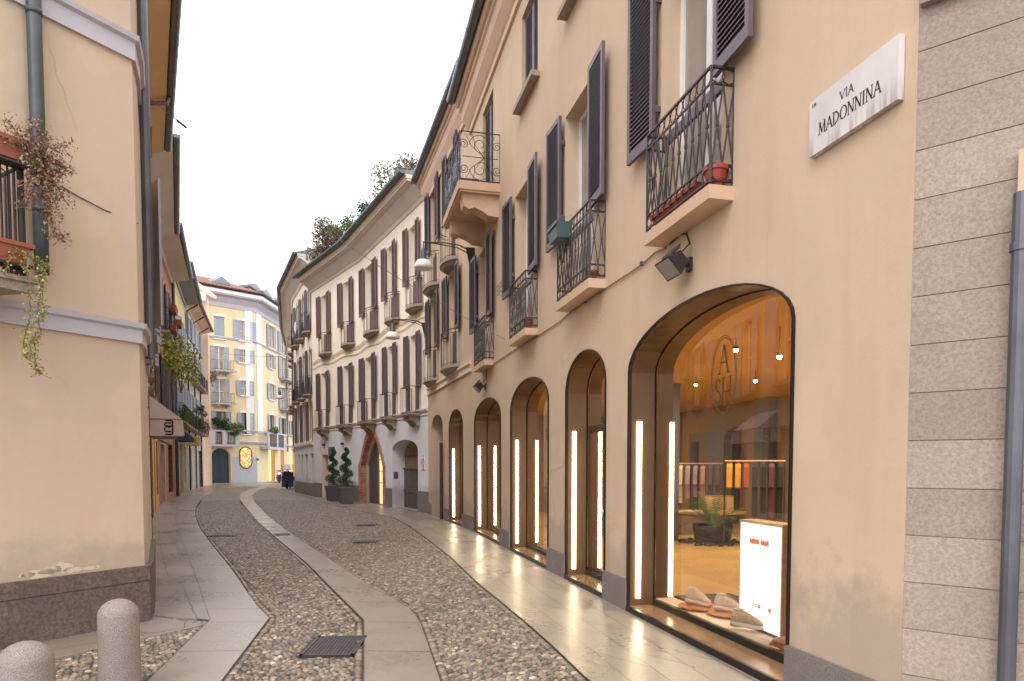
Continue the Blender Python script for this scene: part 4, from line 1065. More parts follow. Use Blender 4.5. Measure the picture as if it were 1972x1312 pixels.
ci = rng.choice(len(pc), N, p=[.17, .2, .1, .12, .16, .08, .05, .06, .03, .03]); cv = pc[ci]; cv[:, :3] = cv[:, :3] * .62 + cv[:, :3].mean(1, keepdims=True) * np.array([[1.08, 1., .88]]) * .38; cv[:, :3] *= np.array([[1.10, 1., .88]]) * rng.uniform(.34, .98, (N, 1))
at = me.color_attributes.new('tone', 'FLOAT_COLOR', 'POINT'); at.data.foreach_set('color', np.repeat(cv, nv, 0).ravel())
pb = NT('river_pebbles'); at_ = pb.n('ShaderNodeAttribute'); at_.attribute_name = 'tone'
pb.col(pb.mix(pb.math('MULTIPLY', pb.noise(120, 3), .35), at_.outputs['Color'], (.09, .08, .075, 1))); pb.rough(.42); pb.bump(pb.noise(150, 3), .2, .002)
me.materials.append(pb.mat); ob = bpy.data.objects.new('cobblestones', me); COL.objects.link(ob); ob['kind'] = 'stuff'; ob['label'] = 'rounded river cobbles set on edge across the street between the granite tracks'; ob['category'] = 'cobblestones'
print('pebbles', N)
sj_ = NT('joint_sand'); sj_.col(sj_.ramp(sj_.noise(60, 4), [(.3, (.035, .03, .026, 1)), (.7, (.09, .08, .068, 1))])); sj_.rough(.9)
for p in polys:
    m = MB(); m.poly([tuple(q) for q in p], .0045); o = m.build('joint_sand', sj_.mat); o['kind'] = 'structure'
# drain grate
gx = [np.array((*p, 0.)) for p in grate]; c0 = sum(gx) / 4; t = (gx[1] - gx[0] + gx[2] - gx[3]); Lx = np.linalg.norm(t) / 2; t /= np.linalg.norm(t); n = np.array((-t[1], t[0], 0)); Ly = abs(np.dot(gx[0] - gx[3], n))
dg = thing('drain_grate', 'square dark cast iron drain grate set in the cobbles in the foreground', 'drain grate', tuple(c0))
F = (c0, t, n); m = MB(); a, b = Lx / 2, Ly / 2
for x0, x1, y0, y1 in ((-a, a, -b, -b + .04), (-a, a, b - .04, b), (-a, -a + .03, -b, b), (a - .03, a, -b, b)): m.box(F, x0, x1, y0, y1, 0, .026)
m.build('rim', M['iron'], dg); m = MB()
for k in range(13): x = -a + .03 + (2 * a - .06) * (k + .5) / 13; m.box(F, x - .010, x + .010, -b + .04, b - .04, .0, .022)
for k in range(15): y = -b + .04 + (2 * b - .08) * (k + .5) / 15; m.box(F, -a + .03, a - .03, y - .010, y + .010, .0, .0205)
m.build('grid', M['gratem'] if 'gratem' in M else M['iron'], dg)
m = MB(); m.box(F, -a, a, -b, b, 0.001, .004); m.build('shaft', M['black'], dg)
for i, (x, y, w_, h_, lb) in enumerate(((703, 1046, .5, .45, 'small iron cover in the right-hand cobbles, the nearer of two'), (706, 1013, .55, .5, 'small iron cover in the right-hand cobbles, the farther of two'), (432, 1033, .6, .5, 'iron cover in the cobbles left of the central granite track'))):
    p = G(x, y); cv_ = thing('manhole_cover', lb, 'manhole cover', (*p, 0), 'iron covers set in the street')
    m = MB(); F = frame(*p, .1); m.box(F, -w_ / 2, w_ / 2, -h_ / 2, h_ / 2, 0, .03); m.build('frame', M['iron'], cv_)
    m = MB(); m.box(F, -w_ / 2 + .04, w_ / 2 - .04, -h_ / 2 + .04, h_ / 2 - .04, .03, .034); [m.box(F, -w_ / 2 + .06 + k * .07, -w_ / 2 + .09 + k * .07, -h_ / 2 + .06, h_ / 2 - .06, .034, .038) for k in range(int((w_ - .12) / .07))]; m.build('lid', M['iron'], cv_)
# smooth wet channel covers let into the central granite track
T = thing('drain_channel', 'row of smooth wet metal covers half way along the central granite track', 'drain cover', (*G(528, 1015), 0))
wm = NT('wet_steel_cover'); wm.col((.45, .45, .48, 1)); wm.b.inputs['Metallic'].default_value = .8; wm.rough(.16)
for (xa, xb, y0, y1) in ((499, 524, 1004.2, 1008.2), (507, 530, 1012.2, 1014.4), (513, 535, 1019, 1021.5), (524, 556, 1025.2, 1027.4), (493, 517, 997, 998.6)):
    m = MB(); q = GP([(xa, y0), (xb, y0), (xb + 3, y1), (xa + 3, y1)], .026); m.hexa([(*p, .015) for p in q] + [(*p, .027) for p in q]); m.build('cover', wm.mat, T)
m = MB(); q = GP([(524, 1028.5), (556, 1027.8), (561, 1031), (531, 1032.5)], .02); m.hexa([(*p, .012) for p in q] + [(*p, .0245) for p in q]); m.build('slot', M['black'], T)
# ================================================================= L: corner house on the left
L_ = thing('corner_house', 'pink beige corner house with dark stone plinth filling the left edge', 'building', base(FL))
LB0, LB1 = FL.inv(150, 644)[1], FL.inv(150, 604)[1]
UB0, UB1 = FL.inv(170, 76)[1], FL.inv(190, 38)[1]
PL0 = .60
fd = dict(s0=.4, s1=1.5, h0=3.45, h1=6.1, depth=.2)
m = MB(); wall(m, FL, 0, FL.L, 0, 12.5, [fd]); m.build('wall', M['wallL'], L_)
window(L_, FL, fd['s0'], fd['s1'], fd['h0'], fd['h1'], frm='winb', pane='glassD', rec=.15)
m = MB(); cuts = [0.0, 1.4, 3.1, 4.6, FL.cum[1], FL.cum[2], FL.L - .05]
for a, b in zip(cuts, cuts[1:]): m.ft(FL, a + .003, b - .003, -.02, .05, 0, PL0 - .16); m.ft(FL, a + .003, b - .003, -.02, .055, PL0 - .154, PL0)
m.build('plinth', M['plinthL'], L_)
for nm, a, b in (('lower_band', LB0, LB1), ('upper_band', UB0, UB1)):
    cornice(L_, FL, 0, FL.L, [(0, a), (.035, a), (.035, b - .07), (.07, b - .05), (.08, b), (0, b + .01)], 'band', nm)
cornice(L_, FL, 0, FL.L, [(0, 12.1), (.5, 12.4), (.5, 12.6), (0, 12.6)], 'corn')
roof(L_, FL, 0, FL.L, .5, 12.62)
q = FL.inv(74, 300, .09)[0]; hb = FL.inv(80, 528, .09)[1]
m = MB(); m.tube([FL.pos(q, 12.3, .09), FL.pos(q, hb + .3, .09), FL.pos(q, hb, .09)], [.060, .060, .058], 14)
for z in (hb + .55, hb + 2.3): m.tube([FL.pos(q, z, .09), FL.pos(q, z + .05, .09)], .066, 14)
m.build('downpipe', M['pipeG'], L_, smooth=True)
# peeled paint: thin flakes of older, paler coat just over the plinth
m = MB(); r_ = random.Random(5)
for (x, y, wx, wy) in ((75, 1106, .17, .05), (100, 1100, .12, .045), (122, 1092, .09, .06), (140, 1098, .1, .03), (172, 1094, .08, .02), (187, 1092, .03, .02), (52, 1108, .08, .03)):
    c, h = FL.inv(x, y); n = 13; o, t, nn = FL.fr(c, h, .0015)
    P = [o + wx * math.cos(2 * math.pi * k / n) * r_.uniform(.7, 1.1) * t + np.array((0, 0, wy * math.sin(2 * math.pi * k / n) * r_.uniform(.6, 1.1))) for k in range(n)]
    m.face(P)
M['peel'] = plaster('older_pale_coat', C(206, 190, 168), .05, .2); m.build('peeling_paint', M['peel'], L_)
m = MB(); m.tube([FL.pos(*FL.inv(x, y, .012), .012) for x, y in ((120, 360), (150, 378), (200, 404), (266, 431))], .006, 4); m.build('cable', M['pipe'], L_)
# service pipes and boxes on the street side of the corner
m = MB()
for dq, rr, d in ((.55, .05, .06), (1.15, .03, .04)): m.tube([FL.pos(FL.cum[2] + dq, 2.9, d), FL.pos(FL.cum[2] + dq, 12.3, d)], rr, 8)
m.build('street_side_pipe', M['pipe'], L_)
m = MB(); F = FL.fr(FL.cum[2] + 1.5); m.box(F, -.1, .1, 0, .07, 6.0, 7.6); m.box(F, -.12, .12, 0, .06, 8.4, 11.5); m.build('shutter_box', M['shutG'], L_)
# balcony with planters
be = FL.inv(66, 548, .5)[0]; bh = FL.inv(66, 536, .5)[1]; rt = FL.inv(50, 320, .5)[1] - bh
m = MB(); m.ft(FL, .05, be, 0, .5, bh - .13, bh); m.ft(FL, .03, be + .03, 0, .53, bh - .05, bh - .01); lb = m.build('balcony', M['slab'], L_)
for cq in (be - .42, .5):
    k = MB(); o, t, n = FL.fr(cq); pr = [(0, -.62), (.12, -.6), (.3, -.42), (.44, -.34), (.44, -.13), (0, -.13)]
    Aa = [o - .12 * t + x * n + (bh + z) * up for x, z in pr]; Bb = [o + .12 * t + x * n + (bh + z) * up for x, z in pr]
    k.face(Aa); k.face(Bb[::-1])
    for i in range(6): j = (i + 1) % 6; k.face([Aa[i], Aa[j], Bb[j], Bb[i]])
    k.build('bracket', M['slab'], lb)
r = MB(); o, t, n = FL.fr(be - .04, bh); o = np.array(FL.pos(be - .04, bh, .46)) - .46 * n
for z in (.06, rt): r.tube([o + .46 * n + z * up, o + .46 * n - (be - .1) * t + z * up], .016, 4); r.tube([o + z * up, o + .46 * n + z * up], .016, 4)
for i in range(24): p = o + .46 * n - i * .05 * t; r.tube([p, p + rt * up], .022 if i == 0 else .008, 5)
for i in range(1, 6): p = o + i * .08 * n; r.tube([p, p + rt * up], .009, 4)
for i in range(7):
    for zz in (.12, rt - .05): r.ring(o + .50 * n - (.12 + i * .2) * t + zz * up, t, up, .05, .006, 10, 3)
r.box((o, t, n), -(be - .1), .02, .44, .58, rt - .03, rt - .01); r.box((o, t, n), -(be - .1), .02, .44, .58, .06, .08)
r.build('railing', M['iron'], lb)
def planter(name, lab, F, L, w_, h, mat, z=0, group=None, cat='planter'):
    o, t, n = F; th_ = thing(name, lab, cat, tuple(o + np.array((0, 0, z))), group)
    m = MB(); up = np.array((0, 0, 1.)); P = lambda a, b, c: o + a * t + b * n + (z + c) * up
    k = .82
    m.hexa([P(-L / 2 * k, -w_ / 2 * k, 0), P(L / 2 * k, -w_ / 2 * k, 0), P(L / 2 * k, w_ / 2 * k, 0), P(-L / 2 * k, w_ / 2 * k, 0), P(-L / 2, -w_ / 2, h), P(L / 2, -w_ / 2, h), P(L / 2, w_ / 2, h), P(-L / 2, w_ / 2, h)])
    m.build('box', M[mat], th_)
    m = MB(); m.box((o, t, n), -L / 2 - .012, L / 2 + .012, w_ / 2 + .001, w_ / 2 + .014, z + h - .035, z + h); m.box((o, t, n), -L / 2 - .012, L / 2 + .012, -w_ / 2 - .014, -w_ / 2 - .001, z + h - .035, z + h); m.box((o, t, n), L / 2 + .001, L / 2 + .012, -w_ / 2, w_ / 2, z + h - .035, z + h)
    m.build('rim', M[mat], th_); return th_
F1 = FL.fr(be - .36, bh + rt, .51); pu = planter('planter', 'terracotta window box on the balcony rail with a dried brown shrub, at the upper left', F1, .62, .17, .17, 'terra')
F2 = FL.fr(be - .36, bh + .08, .51); pd = planter('planter', 'terracotta window box at the foot of the balcony railing with trailing yellow green plant', F2, .66, .17, .17, 'terra')
LPx = lambda x, y, d: np.array(FL.pos(*FL.inv(x, y, d), d))
def vine(name, lab, cat, stems, mat, nleaf, size, rad, seed, tw=.004):
    r = random.Random(seed); P0 = stems[0][0]; t_ = thing(name, lab, cat, tuple(P0)); m = MB(); cen = []
    for st in stems:
        st = [np.array(p, float) for p in st]; pts = []
        for a, b in zip(st, st[1:]):
            for k in range(5): pts.append(a + (b - a) * k / 5 + np.array([r.gauss(0, .008) for _ in range(3)]))
        pts.append(st[-1]); m.tube(pts, tw, 4, False)
        for p in pts[2:]:
            for k in range(nleaf):
                g = np.array([r.gauss(0, rad) for _ in range(3)]); cen.append(p + g)
                if k % 4 == 0: m.tube([p, p + g], tw * .5, 3, False)
    m.build('stems', M['twig'], t_); f = MB(); leaves(f, cen, size, seed=seed); f.build('foliage', M[mat], t_); return t_
st = []
for tip in ((10, 232), (28, 255), (55, 240), (70, 232), (90, 262), (40, 285), (130, 280), (137, 325), (120, 345), (118, 318), (128, 390), (108, 400), (50, 400), (38, 395), (75, 380), (95, 350), (88, 405), (100, 430), (60, 345), (85, 300), (0, 262), (70, 330), (105, 375)):
    st.append((LPx(70, 330, .56), LPx((70 + tip[0]) / 2 + 4, (320 + tip[1]) / 2 - 10, .6), LPx(*tip, .58)))
st.append((LPx(95, 380, .6), LPx(98, 425, .62), LPx(104, 452, .62), LPx(123, 458, .6)))
vine('dried_shrub', 'dried brown shrub spilling from the upper window box beside the green downpipe', 'plant', st, 'leafb', 12, .015, .036, 11)
st = [(LPx(0, 490, .6), LPx(30, 486, .62), LPx(60, 495, .62), LPx(84, 510, .6)), (LPx(50, 500, .62), LPx(52, 530, .64), LPx(60, 575, .64)), (LPx(75, 505, .62), LPx(82, 530, .63), LPx(78, 560, .64), LPx(72, 600, .64), LPx(78, 640, .64), LPx(68, 665, .64), LPx(66, 700, .64), LPx(70, 716, .64), LPx(78, 716, .64)),
      (LPx(60, 575, .64), LPx(58, 610, .64), LPx(50, 640, .64), LPx(44, 665, .64), LPx(50, 690, .64)), (LPx(60, 515, .62), LPx(82, 550, .62), LPx(84, 590, .63), LPx(82, 620, .63)), (LPx(20, 495, .62), LPx(8, 528, .64)), (LPx(70, 640, .64), LPx(60, 660, .64), LPx(52, 692, .64)), (LPx(64, 500, .63), LPx(86, 528, .62), LPx(92, 506, .6))]
vine('trailing_plant', 'trailing yellow green creeper hanging from the lower window box past the grey band', 'plant', st, 'leafy', 7, .013, .022, 12)

# ================================================================= left row
def house(name, label, fac, h, wm, gm, hg, rows, cols, sh, eave=.9, gut='gut', soff='cornC', shops_=None, wdt=.5, extra=None, step=.09, th=.05):
    H = thing(name, label, 'building', base(fac)); ops = []; W = []
    n = cols; sp = fac.L / n
    for k in range(n):
        q = (k + .5) * sp
        for hb, ht, kind in rows: ops.append(dict(s0=q - wdt, s1=q + wdt, h0=hb, h1=ht, depth=.2)); W.append((q, hb, ht, kind))
    m = MB(); wall(m, fac, 0, fac.L, hg, h + .4, ops); m.build('wall', M[wm], H)
    so = shops_ or []
    m = MB(); wall(m, fac, 0, fac.L, 0, hg, so); m.build('ground_floor_wall', M[gm], H)
    for q, hb, ht, kind in W:
        window(H, fac, q - wdt, q + wdt, hb, ht, sh=sh, rec=.16, pane='glassD', step=step, rot=random.uniform(.05, .3), shw=wdt, sill=None if kind else 'slab')
        if kind: balcony(H, fac, q - wdt - .3, q + wdt + .3, hb, .5, .1, .95, 'slab', circ=False, cross=False, bars=.16)
    m = MB(); m.sweep(fac, [(0, h), (.06, h), (.12, h + .12), (eave - .1, h + .3), (eave - .1, h + .38), (0, h + .40)], 0, fac.L, True); m.build('eave', M[soff], H)
    gutter(H, fac, 0, fac.L, eave, h + .42, .11, gut); roof(H, fac, 0, fac.L, eave - .1, h + .45)
    for o in so:
        s_ = MB(); fill(s_, fac, dict(o), -.25); s_.build('shop_pane', M[o.get('pane', 'glassD')], H)
        s_ = MB(); outline_strip(s_, fac, o, .012, .012, .05, 0); outline_strip(s_, fac, o, .012, -.25, 0, 0); s_.build('shop_frame', M[o.get('frame', 'bronze')], H)
    return H
M['litpane'] = emit('lit_shop_window', (1, .70, .34, 1), .9); M['litgreen'] = emit('green_lit_window', (.75, 1, .62, 1), 1.2)
M['lilac'] = paint('lilac_door', C(130, 124, 160)); M['redpanel'] = paint('red_sign_panel', C(166, 98, 84)); M['awn'] = paint('taupe_canvas', C(196, 176, 168), .85, .04); M['navy'] = paint('navy_canvas', C(58, 62, 84), .8, .1); M['olive'] = paint('mustard_canvas', C(190, 160, 90), .8, .1)
H2 = house('ochre_house', 'ochre house behind the corner with orange soffit and taupe awning over its shop', FL2, 10.45, 'wallL2', 'wallL3', 3.3, [(3.75, 5.9, 0), (6.9, 9.0, 0)], 4, 'shutG', .66, 'pipe', 'orange',
    [dict(s0=.5, s1=2.3, h0=.4, h1=2.5, rise=.3), dict(s0=3.4, s1=5.8, h0=.4, h1=2.6, rise=.0), dict(s0=7.2, s1=9.4, h0=0., h1=2.4, rise=.4)])
m = MB(); pq_ = FL2.L - 3.3; m.tube([FL2.pos(pq_, 10.8, .62), FL2.pos(pq_, 10.62, .58), FL2.pos(pq_, 10.5, .1), FL2.pos(pq_, 10.2, .07)], .05, 6)
m.build('gutter_outlet', M['shutR'], H2)
m = MB(); m.tube([FL2.pos(.35, 4.4, .06), FL2.pos(.35, 10.5, .06)], .05, 8); m.build('downpipe', M['pipe'], H2)
H3 = house('beige_house', 'narrow beige house with yellow doorway beyond the ochre house', FL3, 10.9, 'wallL3', 'wallL2', 3.4, [(3.9, 6.0, 0), (7.1, 9.3, 0)], 4, 'shutO', .9, 'gut', 'cornC',
    [dict(s0=1.0, s1=2.0, h0=0., h1=2.5, frame='black'), dict(s0=4.2, s1=5.2, h0=0., h1=2.7, frame='wallL2'), dict(s0=7.0, s1=8.2, h0=0.5, h1=2.6, pane='litpane')])
H4 = house('red_house', 'brick red house with terracotta planters on its balconies on the left side', FL4, 11.3, 'wallRed', 'wallRed', 3.5, [(4.0, 6.4, 0), (7.4, 10.0, 1)], 3, 'shutD', 1.0, 'gut', 'cornC',
    [dict(s0=1.2, s1=3.2, h0=0., h1=2.6, pane='glassC', frame='winf'), dict(s0=5.0, s1=7.4, h0=.3, h1=2.7, pane='glassC')])
H5 = house('pale_yellow_house', 'pale yellow house with blue grey louvred shutters and navy shop blind', FL5, 12.2, 'wallYel', 'wallL3', 3.6, [(4.1, 6.6, 1), (7.9, 10.4, 0)], 5, 'shutG', 1.0, 'gut', 'zinc',
    [dict(s0=.8, s1=2.4, h0=.5, h1=2.9, pane='litpane', frame='shutD'), dict(s0=3.6, s1=5.0, h0=.0, h1=2.9, pane='litpane', frame='shutD'), dict(s0=6.6, s1=8.6, h0=.6, h1=2.9, frame='winf')])
H6 = house('white_house', 'white house with black downpipes and small balconies at the far left', FL6, 12.3, 'wallWhite', 'wallWhite', 3.6, [(4.1, 6.6, 1), (7.6, 9.9, 1), (10.5, 11.9, 0)], 5, 'shutG', .9, 'shutR', 'wallPeach',
    [dict(s0=1., s1=2.2, h0=.5, h1=2.9, frame='winf'), dict(s0=4.0, s1=5.4, h0=0, h1=2.9, pane='litpane', frame='winf'), dict(s0=7.4, s1=9.2, h0=0., h1=2.8, frame='lilac')])
for q in (.3, 4.4, 8.6):
    m = MB(); m.tube([FL6.pos(q, 0, .1), FL6.pos(q, 12.0, .1), FL6.pos(q, 12.5, .8)], .06, 6); m.build('downpipe', M['iron'], H6)
m = MB(); m.tube([FL4.pos(8.9, 0, .12), FL4.pos(8.9, 11.3, .12)], .09, 6); m.build('downpipe', M['shutD'], H4)
m = MB(); m.tube([FL5.pos(.2, 3.6, .1), FL5.pos(.2, 12.2, .1), FL5.pos(.2, 12.5, .9)], .06, 6); m.build('downpipe', M['pipe'], H5)
cornice(H5, FL5, 0, FL5.L, [(0, 7.2), (.12, 7.2), (.12, 7.32), (0, 7.34)], 'cornC', 'string_course')
# peach house closing the row
FP = Fac([(-33.5, 57.6), (-25.15, 57.0)], 'R'); FP2 = Fac([(-25.15, 57.0), (-27.6, 62.3)], 'R')
Pc = thing('peach_house', 'tall peach house with a white gable rising behind the white house', 'building', base(FP2))
m = MB(); m.ft(FP, 0, FP.L, -.25, 0, 0, 15.6); wall(m, FP2, 0, FP2.L, 0, 15.6, []); m.face([FP.pos(0, 15.6, .0), FP.pos(FP.L, 15.6, .0), FP.pos(FP.L - 4.2, 18.9, 0)]); m.build('wall', M['wallPeach'], Pc)
m = MB()
for s0, s1, za, zb in ((FP.L - 4.2, FP.L + .3, 19.0, 15.6),):
    P = FP.pos; m.hexa([P(s0, za, .7), P(s1, zb, .7), P(s1, zb, -1), P(s0, za, -1), P(s0, za + .25, .7), P(s1, zb + .25, .7), P(s1, zb + .25, -1), P(s0, za + .25, -1)])
    m.m(M['white']); m.face([P(s1 - 1.6, zb + .9, .71), P(s1, zb - .0, .71), P(s1, zb - .5, .71), P(s1 - 1.3, zb - .5, .71)])
m.mi = [0] * 6 + [1]; m.ms = [M['corn'], M['white']]; m.build('roof', None, Pc)
m = MB(); F = FP.fr(FP.L - 5.2, 0); m.box(F, -.5, .5, -1.2, -.4, 17.6, 20.4); m.box(F, -.65, .65, -1.3, -.3, 20.4, 20.6); m.build('chimney', M['cornC'], Pc)
m = MB(); m.ft(FP, 0, FP.L - 1.9, .002, .03, 0, 16.5); m.build('white_pilaster', M['white'], Pc)
def awning(name, lab, fac, s0, s1, hw, hf, hb, dep, mat, logo=False):
    T = thing(name, lab, 'awning', fac.pos(s0, hb)); m = MB(); P = fac.pos
    m.face([P(s0, hw, .01), P(s1, hw, .01), P(s1, hf, dep), P(s0, hf, dep)]); m.face([P(s0, hf, dep), P(s1, hf, dep), P(s1, hb, dep + .03), P(s0, hb, dep + .03)])
    for q in (s0, s1): m.face([P(q, hw, .01), P(q, hf, dep), P(q, hb, dep + .03), P(q, hb, .01)])
    m.build('canvas', M[mat], T); m = MB()
    for q in (s0, s1): m.tube([P(q, hf, .01), P(q, hf, dep)], .012, 4)
    m.tube([P(s0, hf, dep), P(s1, hf, dep)], .012, 4); m.tube([P(s0, hb + .01, dep), P(s1, hb + .01, dep)], .012, 4); m.build('frame', M['bronze'], T)
    if logo:
        m = MB(); H = (hf - hb); o = np.array(P(s0, hb, dep * .45)); xx = fac.n[0]; xx = np.array((*xx, 0)); n = -np.array((*fac.t[0], 0))
        o = o + n * .004; w_ = .15; S = lambda a, b, c, d, k=.032: stroke(m, o, xx * 1., up, n, (a * w_, b * H), (c * w_, d * H), k)
        S(.1, .94, .85, .94); S(.85, .94, 1, .88); S(1, .90, 1, .16); S(.1, .78, .85, .78); S(.05, .75, .05, .62); S(.1, .6, 1, .6); S(.05, .5, .05, .3); S(.15, .55, .8, .52); S(.1, .27, .85, .27); S(.1, .1, .9, .1); S(.9, .1, 1, .18)
        m.build('logo', M['black'], T)
    return T
sa = 4.55
awning('shop_awning', 'taupe canvas shop awning with a dark ag monogram on its side', FL2, sa, sa + 2.0, 3.08, 2.60, 2.26, .62, 'awn', True)
awning('shop_awning', 'small navy shop blind below the pale yellow house', FL5, .6, 2.6, 3.9, 3.2, 3.0, .9, 'navy')
awning('shop_awning', 'small mustard shop blind below the pale yellow house', FL5, 4.2, 6.2, 3.8, 3.3, 2.9, 1.0, 'olive')
m = MB(); m.ft(FL4, 0.2, 8.0, .01, .05, 2.75, 3.35); m.build('sign_panel', M['redpanel'], H4)
k = 0
for fac, q, hb, dd, lab in ((FL4, 1.0, 8.25, .62, 'terracotta trough on the upper balcony rail of the red house, nearest'), (FL4, 4.2, 8.25, .62, 'terracotta trough on the upper balcony rail of the red house, farther'), (FL4, 1.0, 7.42, .62, 'terracotta trough at the foot of the near red-house balcony'), (FL4, 4.2, 7.42, .62, 'terracotta trough at the foot of the far red-house balcony')):
    planter('planter', lab, FL4.fr(q + .4, hb, dd), 1.3, .25, .24, 'terra', group='terracotta troughs on the red house')
def bush(name, lab, c, rad, n, mat, size=.05, cat='plant', stem=None, seed=1):
    T = thing(name, lab, cat, (c[0], c[1], c[2] - rad[2])); f = MB(); pts = []
    rr = np.random.default_rng(seed)
    for k in range(9):
        o = np.array(c) + rr.uniform(-.62, .62, 3) * np.array(rad); pts.append(blob(o, np.array(rad) * rr.uniform(.3, .55), n // 9, seed + k, .2))
    leaves(f, np.concatenate(pts), size, seed=seed); f.build('foliage', M[mat], T)
    s_ = MB(); b0 = np.array((c[0], c[1], c[2] - rad[2]))
    for k in range(7): e = np.array(c) + rr.uniform(-.7, .7, 3) * np.array(rad); s_.tube([b0, (b0 + e) / 2 + rr.normal(0, .05, 3), e], [.012, .008, .004], 4, False)
    s_.build('stems', M['twig'], T); return T
bush('balcony_plants', 'yellow green climbing plant above the taupe awning', FL2.pos(8.3, 4.35, .75), (.5, .7, .85), 1500, 'leafy', .045, seed=3)
bush('balcony_plants', 'round green bush on a balcony of the white house', FL6.pos(1.2, 5.4, .6), (.5, .5, .45), 500, 'leafg', .06, seed=4)
bush('balcony_plants', 'reddish plants tumbling over the white house first balcony', FL6.pos(3.4, 4.6, .6), (.6, .9, .7), 700, 'leafr', .06, seed=5)
bush('balcony_plants', 'green plants on the balcony below the blue grey shutters of the pale yellow house', FL5.pos(1.0, 4.5, .5), (.4, .7, .45), 600, 'leafg', .05, seed=6)
bush('balcony_plants', 'red and yellow flowers on the balcony edge beside the peach house', FP2.pos(.8, 9.2, .3), (.6, .8, .9), 500, 'leafr', .08, seed=8)

# ================================================================= E: yellow house closing the view
E = thing('yellow_corner_house', 'tall yellow house with blue grey shutters and white pilasters closing the street', 'building', base(FE))
def eb(x0, x1, y0, y1):
    a, h1 = FE.inv(x0, y0); b, _ = FE.inv(x1, y0); h0 = FE.inv((x0 + x1) / 2, y1)[1]; h1 = FE.inv((x0 + x1) / 2, y0)[1]
    return min(a, b), max(a, b), h0, h1
EW = [  # x0,x1,y0,y1, shutters, frame, balcony
 (412, 432, 610, 652, 'closed', 'winf', 0), (460, 481, 619, 657, 'shutG', 'winf', 0), (517, 525, 628, 670, 'shutG', 'winf', 0), (539, 548, 642, 682, 'shutG', 'winf', 0),
 (413, 431, 668, 714, 'shutG', 'winf', 1), (461, 480, 674, 699, 'shutG', 'winf', 0), (517, 525, 683, 710, 'shutG', 'winf', 0), (540, 549, 689, 731, 'shutG', 'winf', 1),
 (414, 432, 730, 777, 'shutG', 'winf', 1), (463, 480, 734, 762, 'shutG', 'winf', 0), (518, 526, 740, 770, 'shutG', 'winf', 0), (540, 548, 748, 789, 'shutG', 'winf', 1),
 (416, 435, 793, 836, 'shutG', 'winb', 0), (465, 481, 796, 836, 'shutG', 'winb', 0), (519, 526, 800, 836, 'shutG', 'winb', 0), (541, 549, 806, 838, 'shutG', 'winb', 0), (560, 567, 812, 838, 'shutG', 'winb', 0)]
opsE = [];
for e in EW:
    a, b, c, d = eb(*e[:4]); opsE.append(dict(s0=a, s1=b, h0=c, h1=d, depth=.18))
EH = FE.inv(495, 585)[1]
dorE = eb(407, 444, 879, 926); arE = dict(s0=dorE[0], s1=dorE[1], h0=0., h1=dorE[3], rise=(dorE[1] - dorE[0]) * .42, depth=.35)
ov = eb(461, 484, 861, 902)
ga = [eb(517, 529, 868, 925), eb(540, 547, 870, 925), eb(559, 570, 870, 925)]
gaO = [dict(s0=g[0], s1=g[1], h0=.05, h1=g[3], rise=.35, depth=.5) for g in ga]
ovO = dict(s0=ov[0], s1=ov[1], h0=ov[2] + .45, h1=ov[3] - .5, rise=.5, depth=.25)
STE = FE.inv(480, 852)[1]
m = MB(); wall(m, FE, 0, FE.L, STE, EH, opsE); m.build('wall', M['wallE'], E)
m = MB(); wall(m, FE, 0, FE.L, 0, STE, [arE, ovO] + gaO); m.build('ground_floor_wall', M['wallE'], E)
zg = FE.inv(480, 880)[1]; m = MB(); m.ft(FE, arE['s1'] + .15, ovO['s0'] - .05, .002, .02, .18, zg); m.ft(FE, ovO['s1'] + .05, FE.cum[1] + .1, .002, .02, .18, zg); m.ft(FE, ovO['s0'] - .05, ovO['s1'] + .05, .002, .02, .18, ovO['h0'] - .05); m.ft(FE, arE['s1'] + .1, FE.cum[1] + 1., .002, .05, 0, .17)
m.build('grey_dado', M['wallEg'], E)
m = MB(); fill(m, FE, arE, -.3); de = m.build('door', M['doorT'], E); m = MB(); c = (arE['s0'] + arE['s1']) / 2; m.ft(FE, c - .03, c + .03, -.3, -.27, 0, arE['h1'] + arE['rise'] * .9)
for k in (-1, 1): m.ft(FE, *sorted((c + k * .15, c + k * .8)), -.3, -.285, .25, 1.1); m.ft(FE, *sorted((c + k * .15, c + k * .8)), -.3, -.285, 1.3, arE['h1'])
m.build('door_panels', M['doorT'], de)
m = MB(); g_ = NT('lit_lantern_window'); vv = g_.n('ShaderNodeTexVoronoi'); vv.inputs['Scale'].default_value = 5; g_.l(g_.geo.outputs['Position'], vv.inputs['Vector'])
g_.l(g_.ramp(vv.outputs['Distance'], [(.12, (1, .85, .55, 1)), (.3, (.85, .45, .16, 1)), (.6, (.35, .15, .05, 1))]), g_.b.inputs['Emission Color']); g_.b.inputs['Emission Strength'].default_value = 1.6; g_.col((0, 0, 0, 1))
M['lantern'] = g_.mat
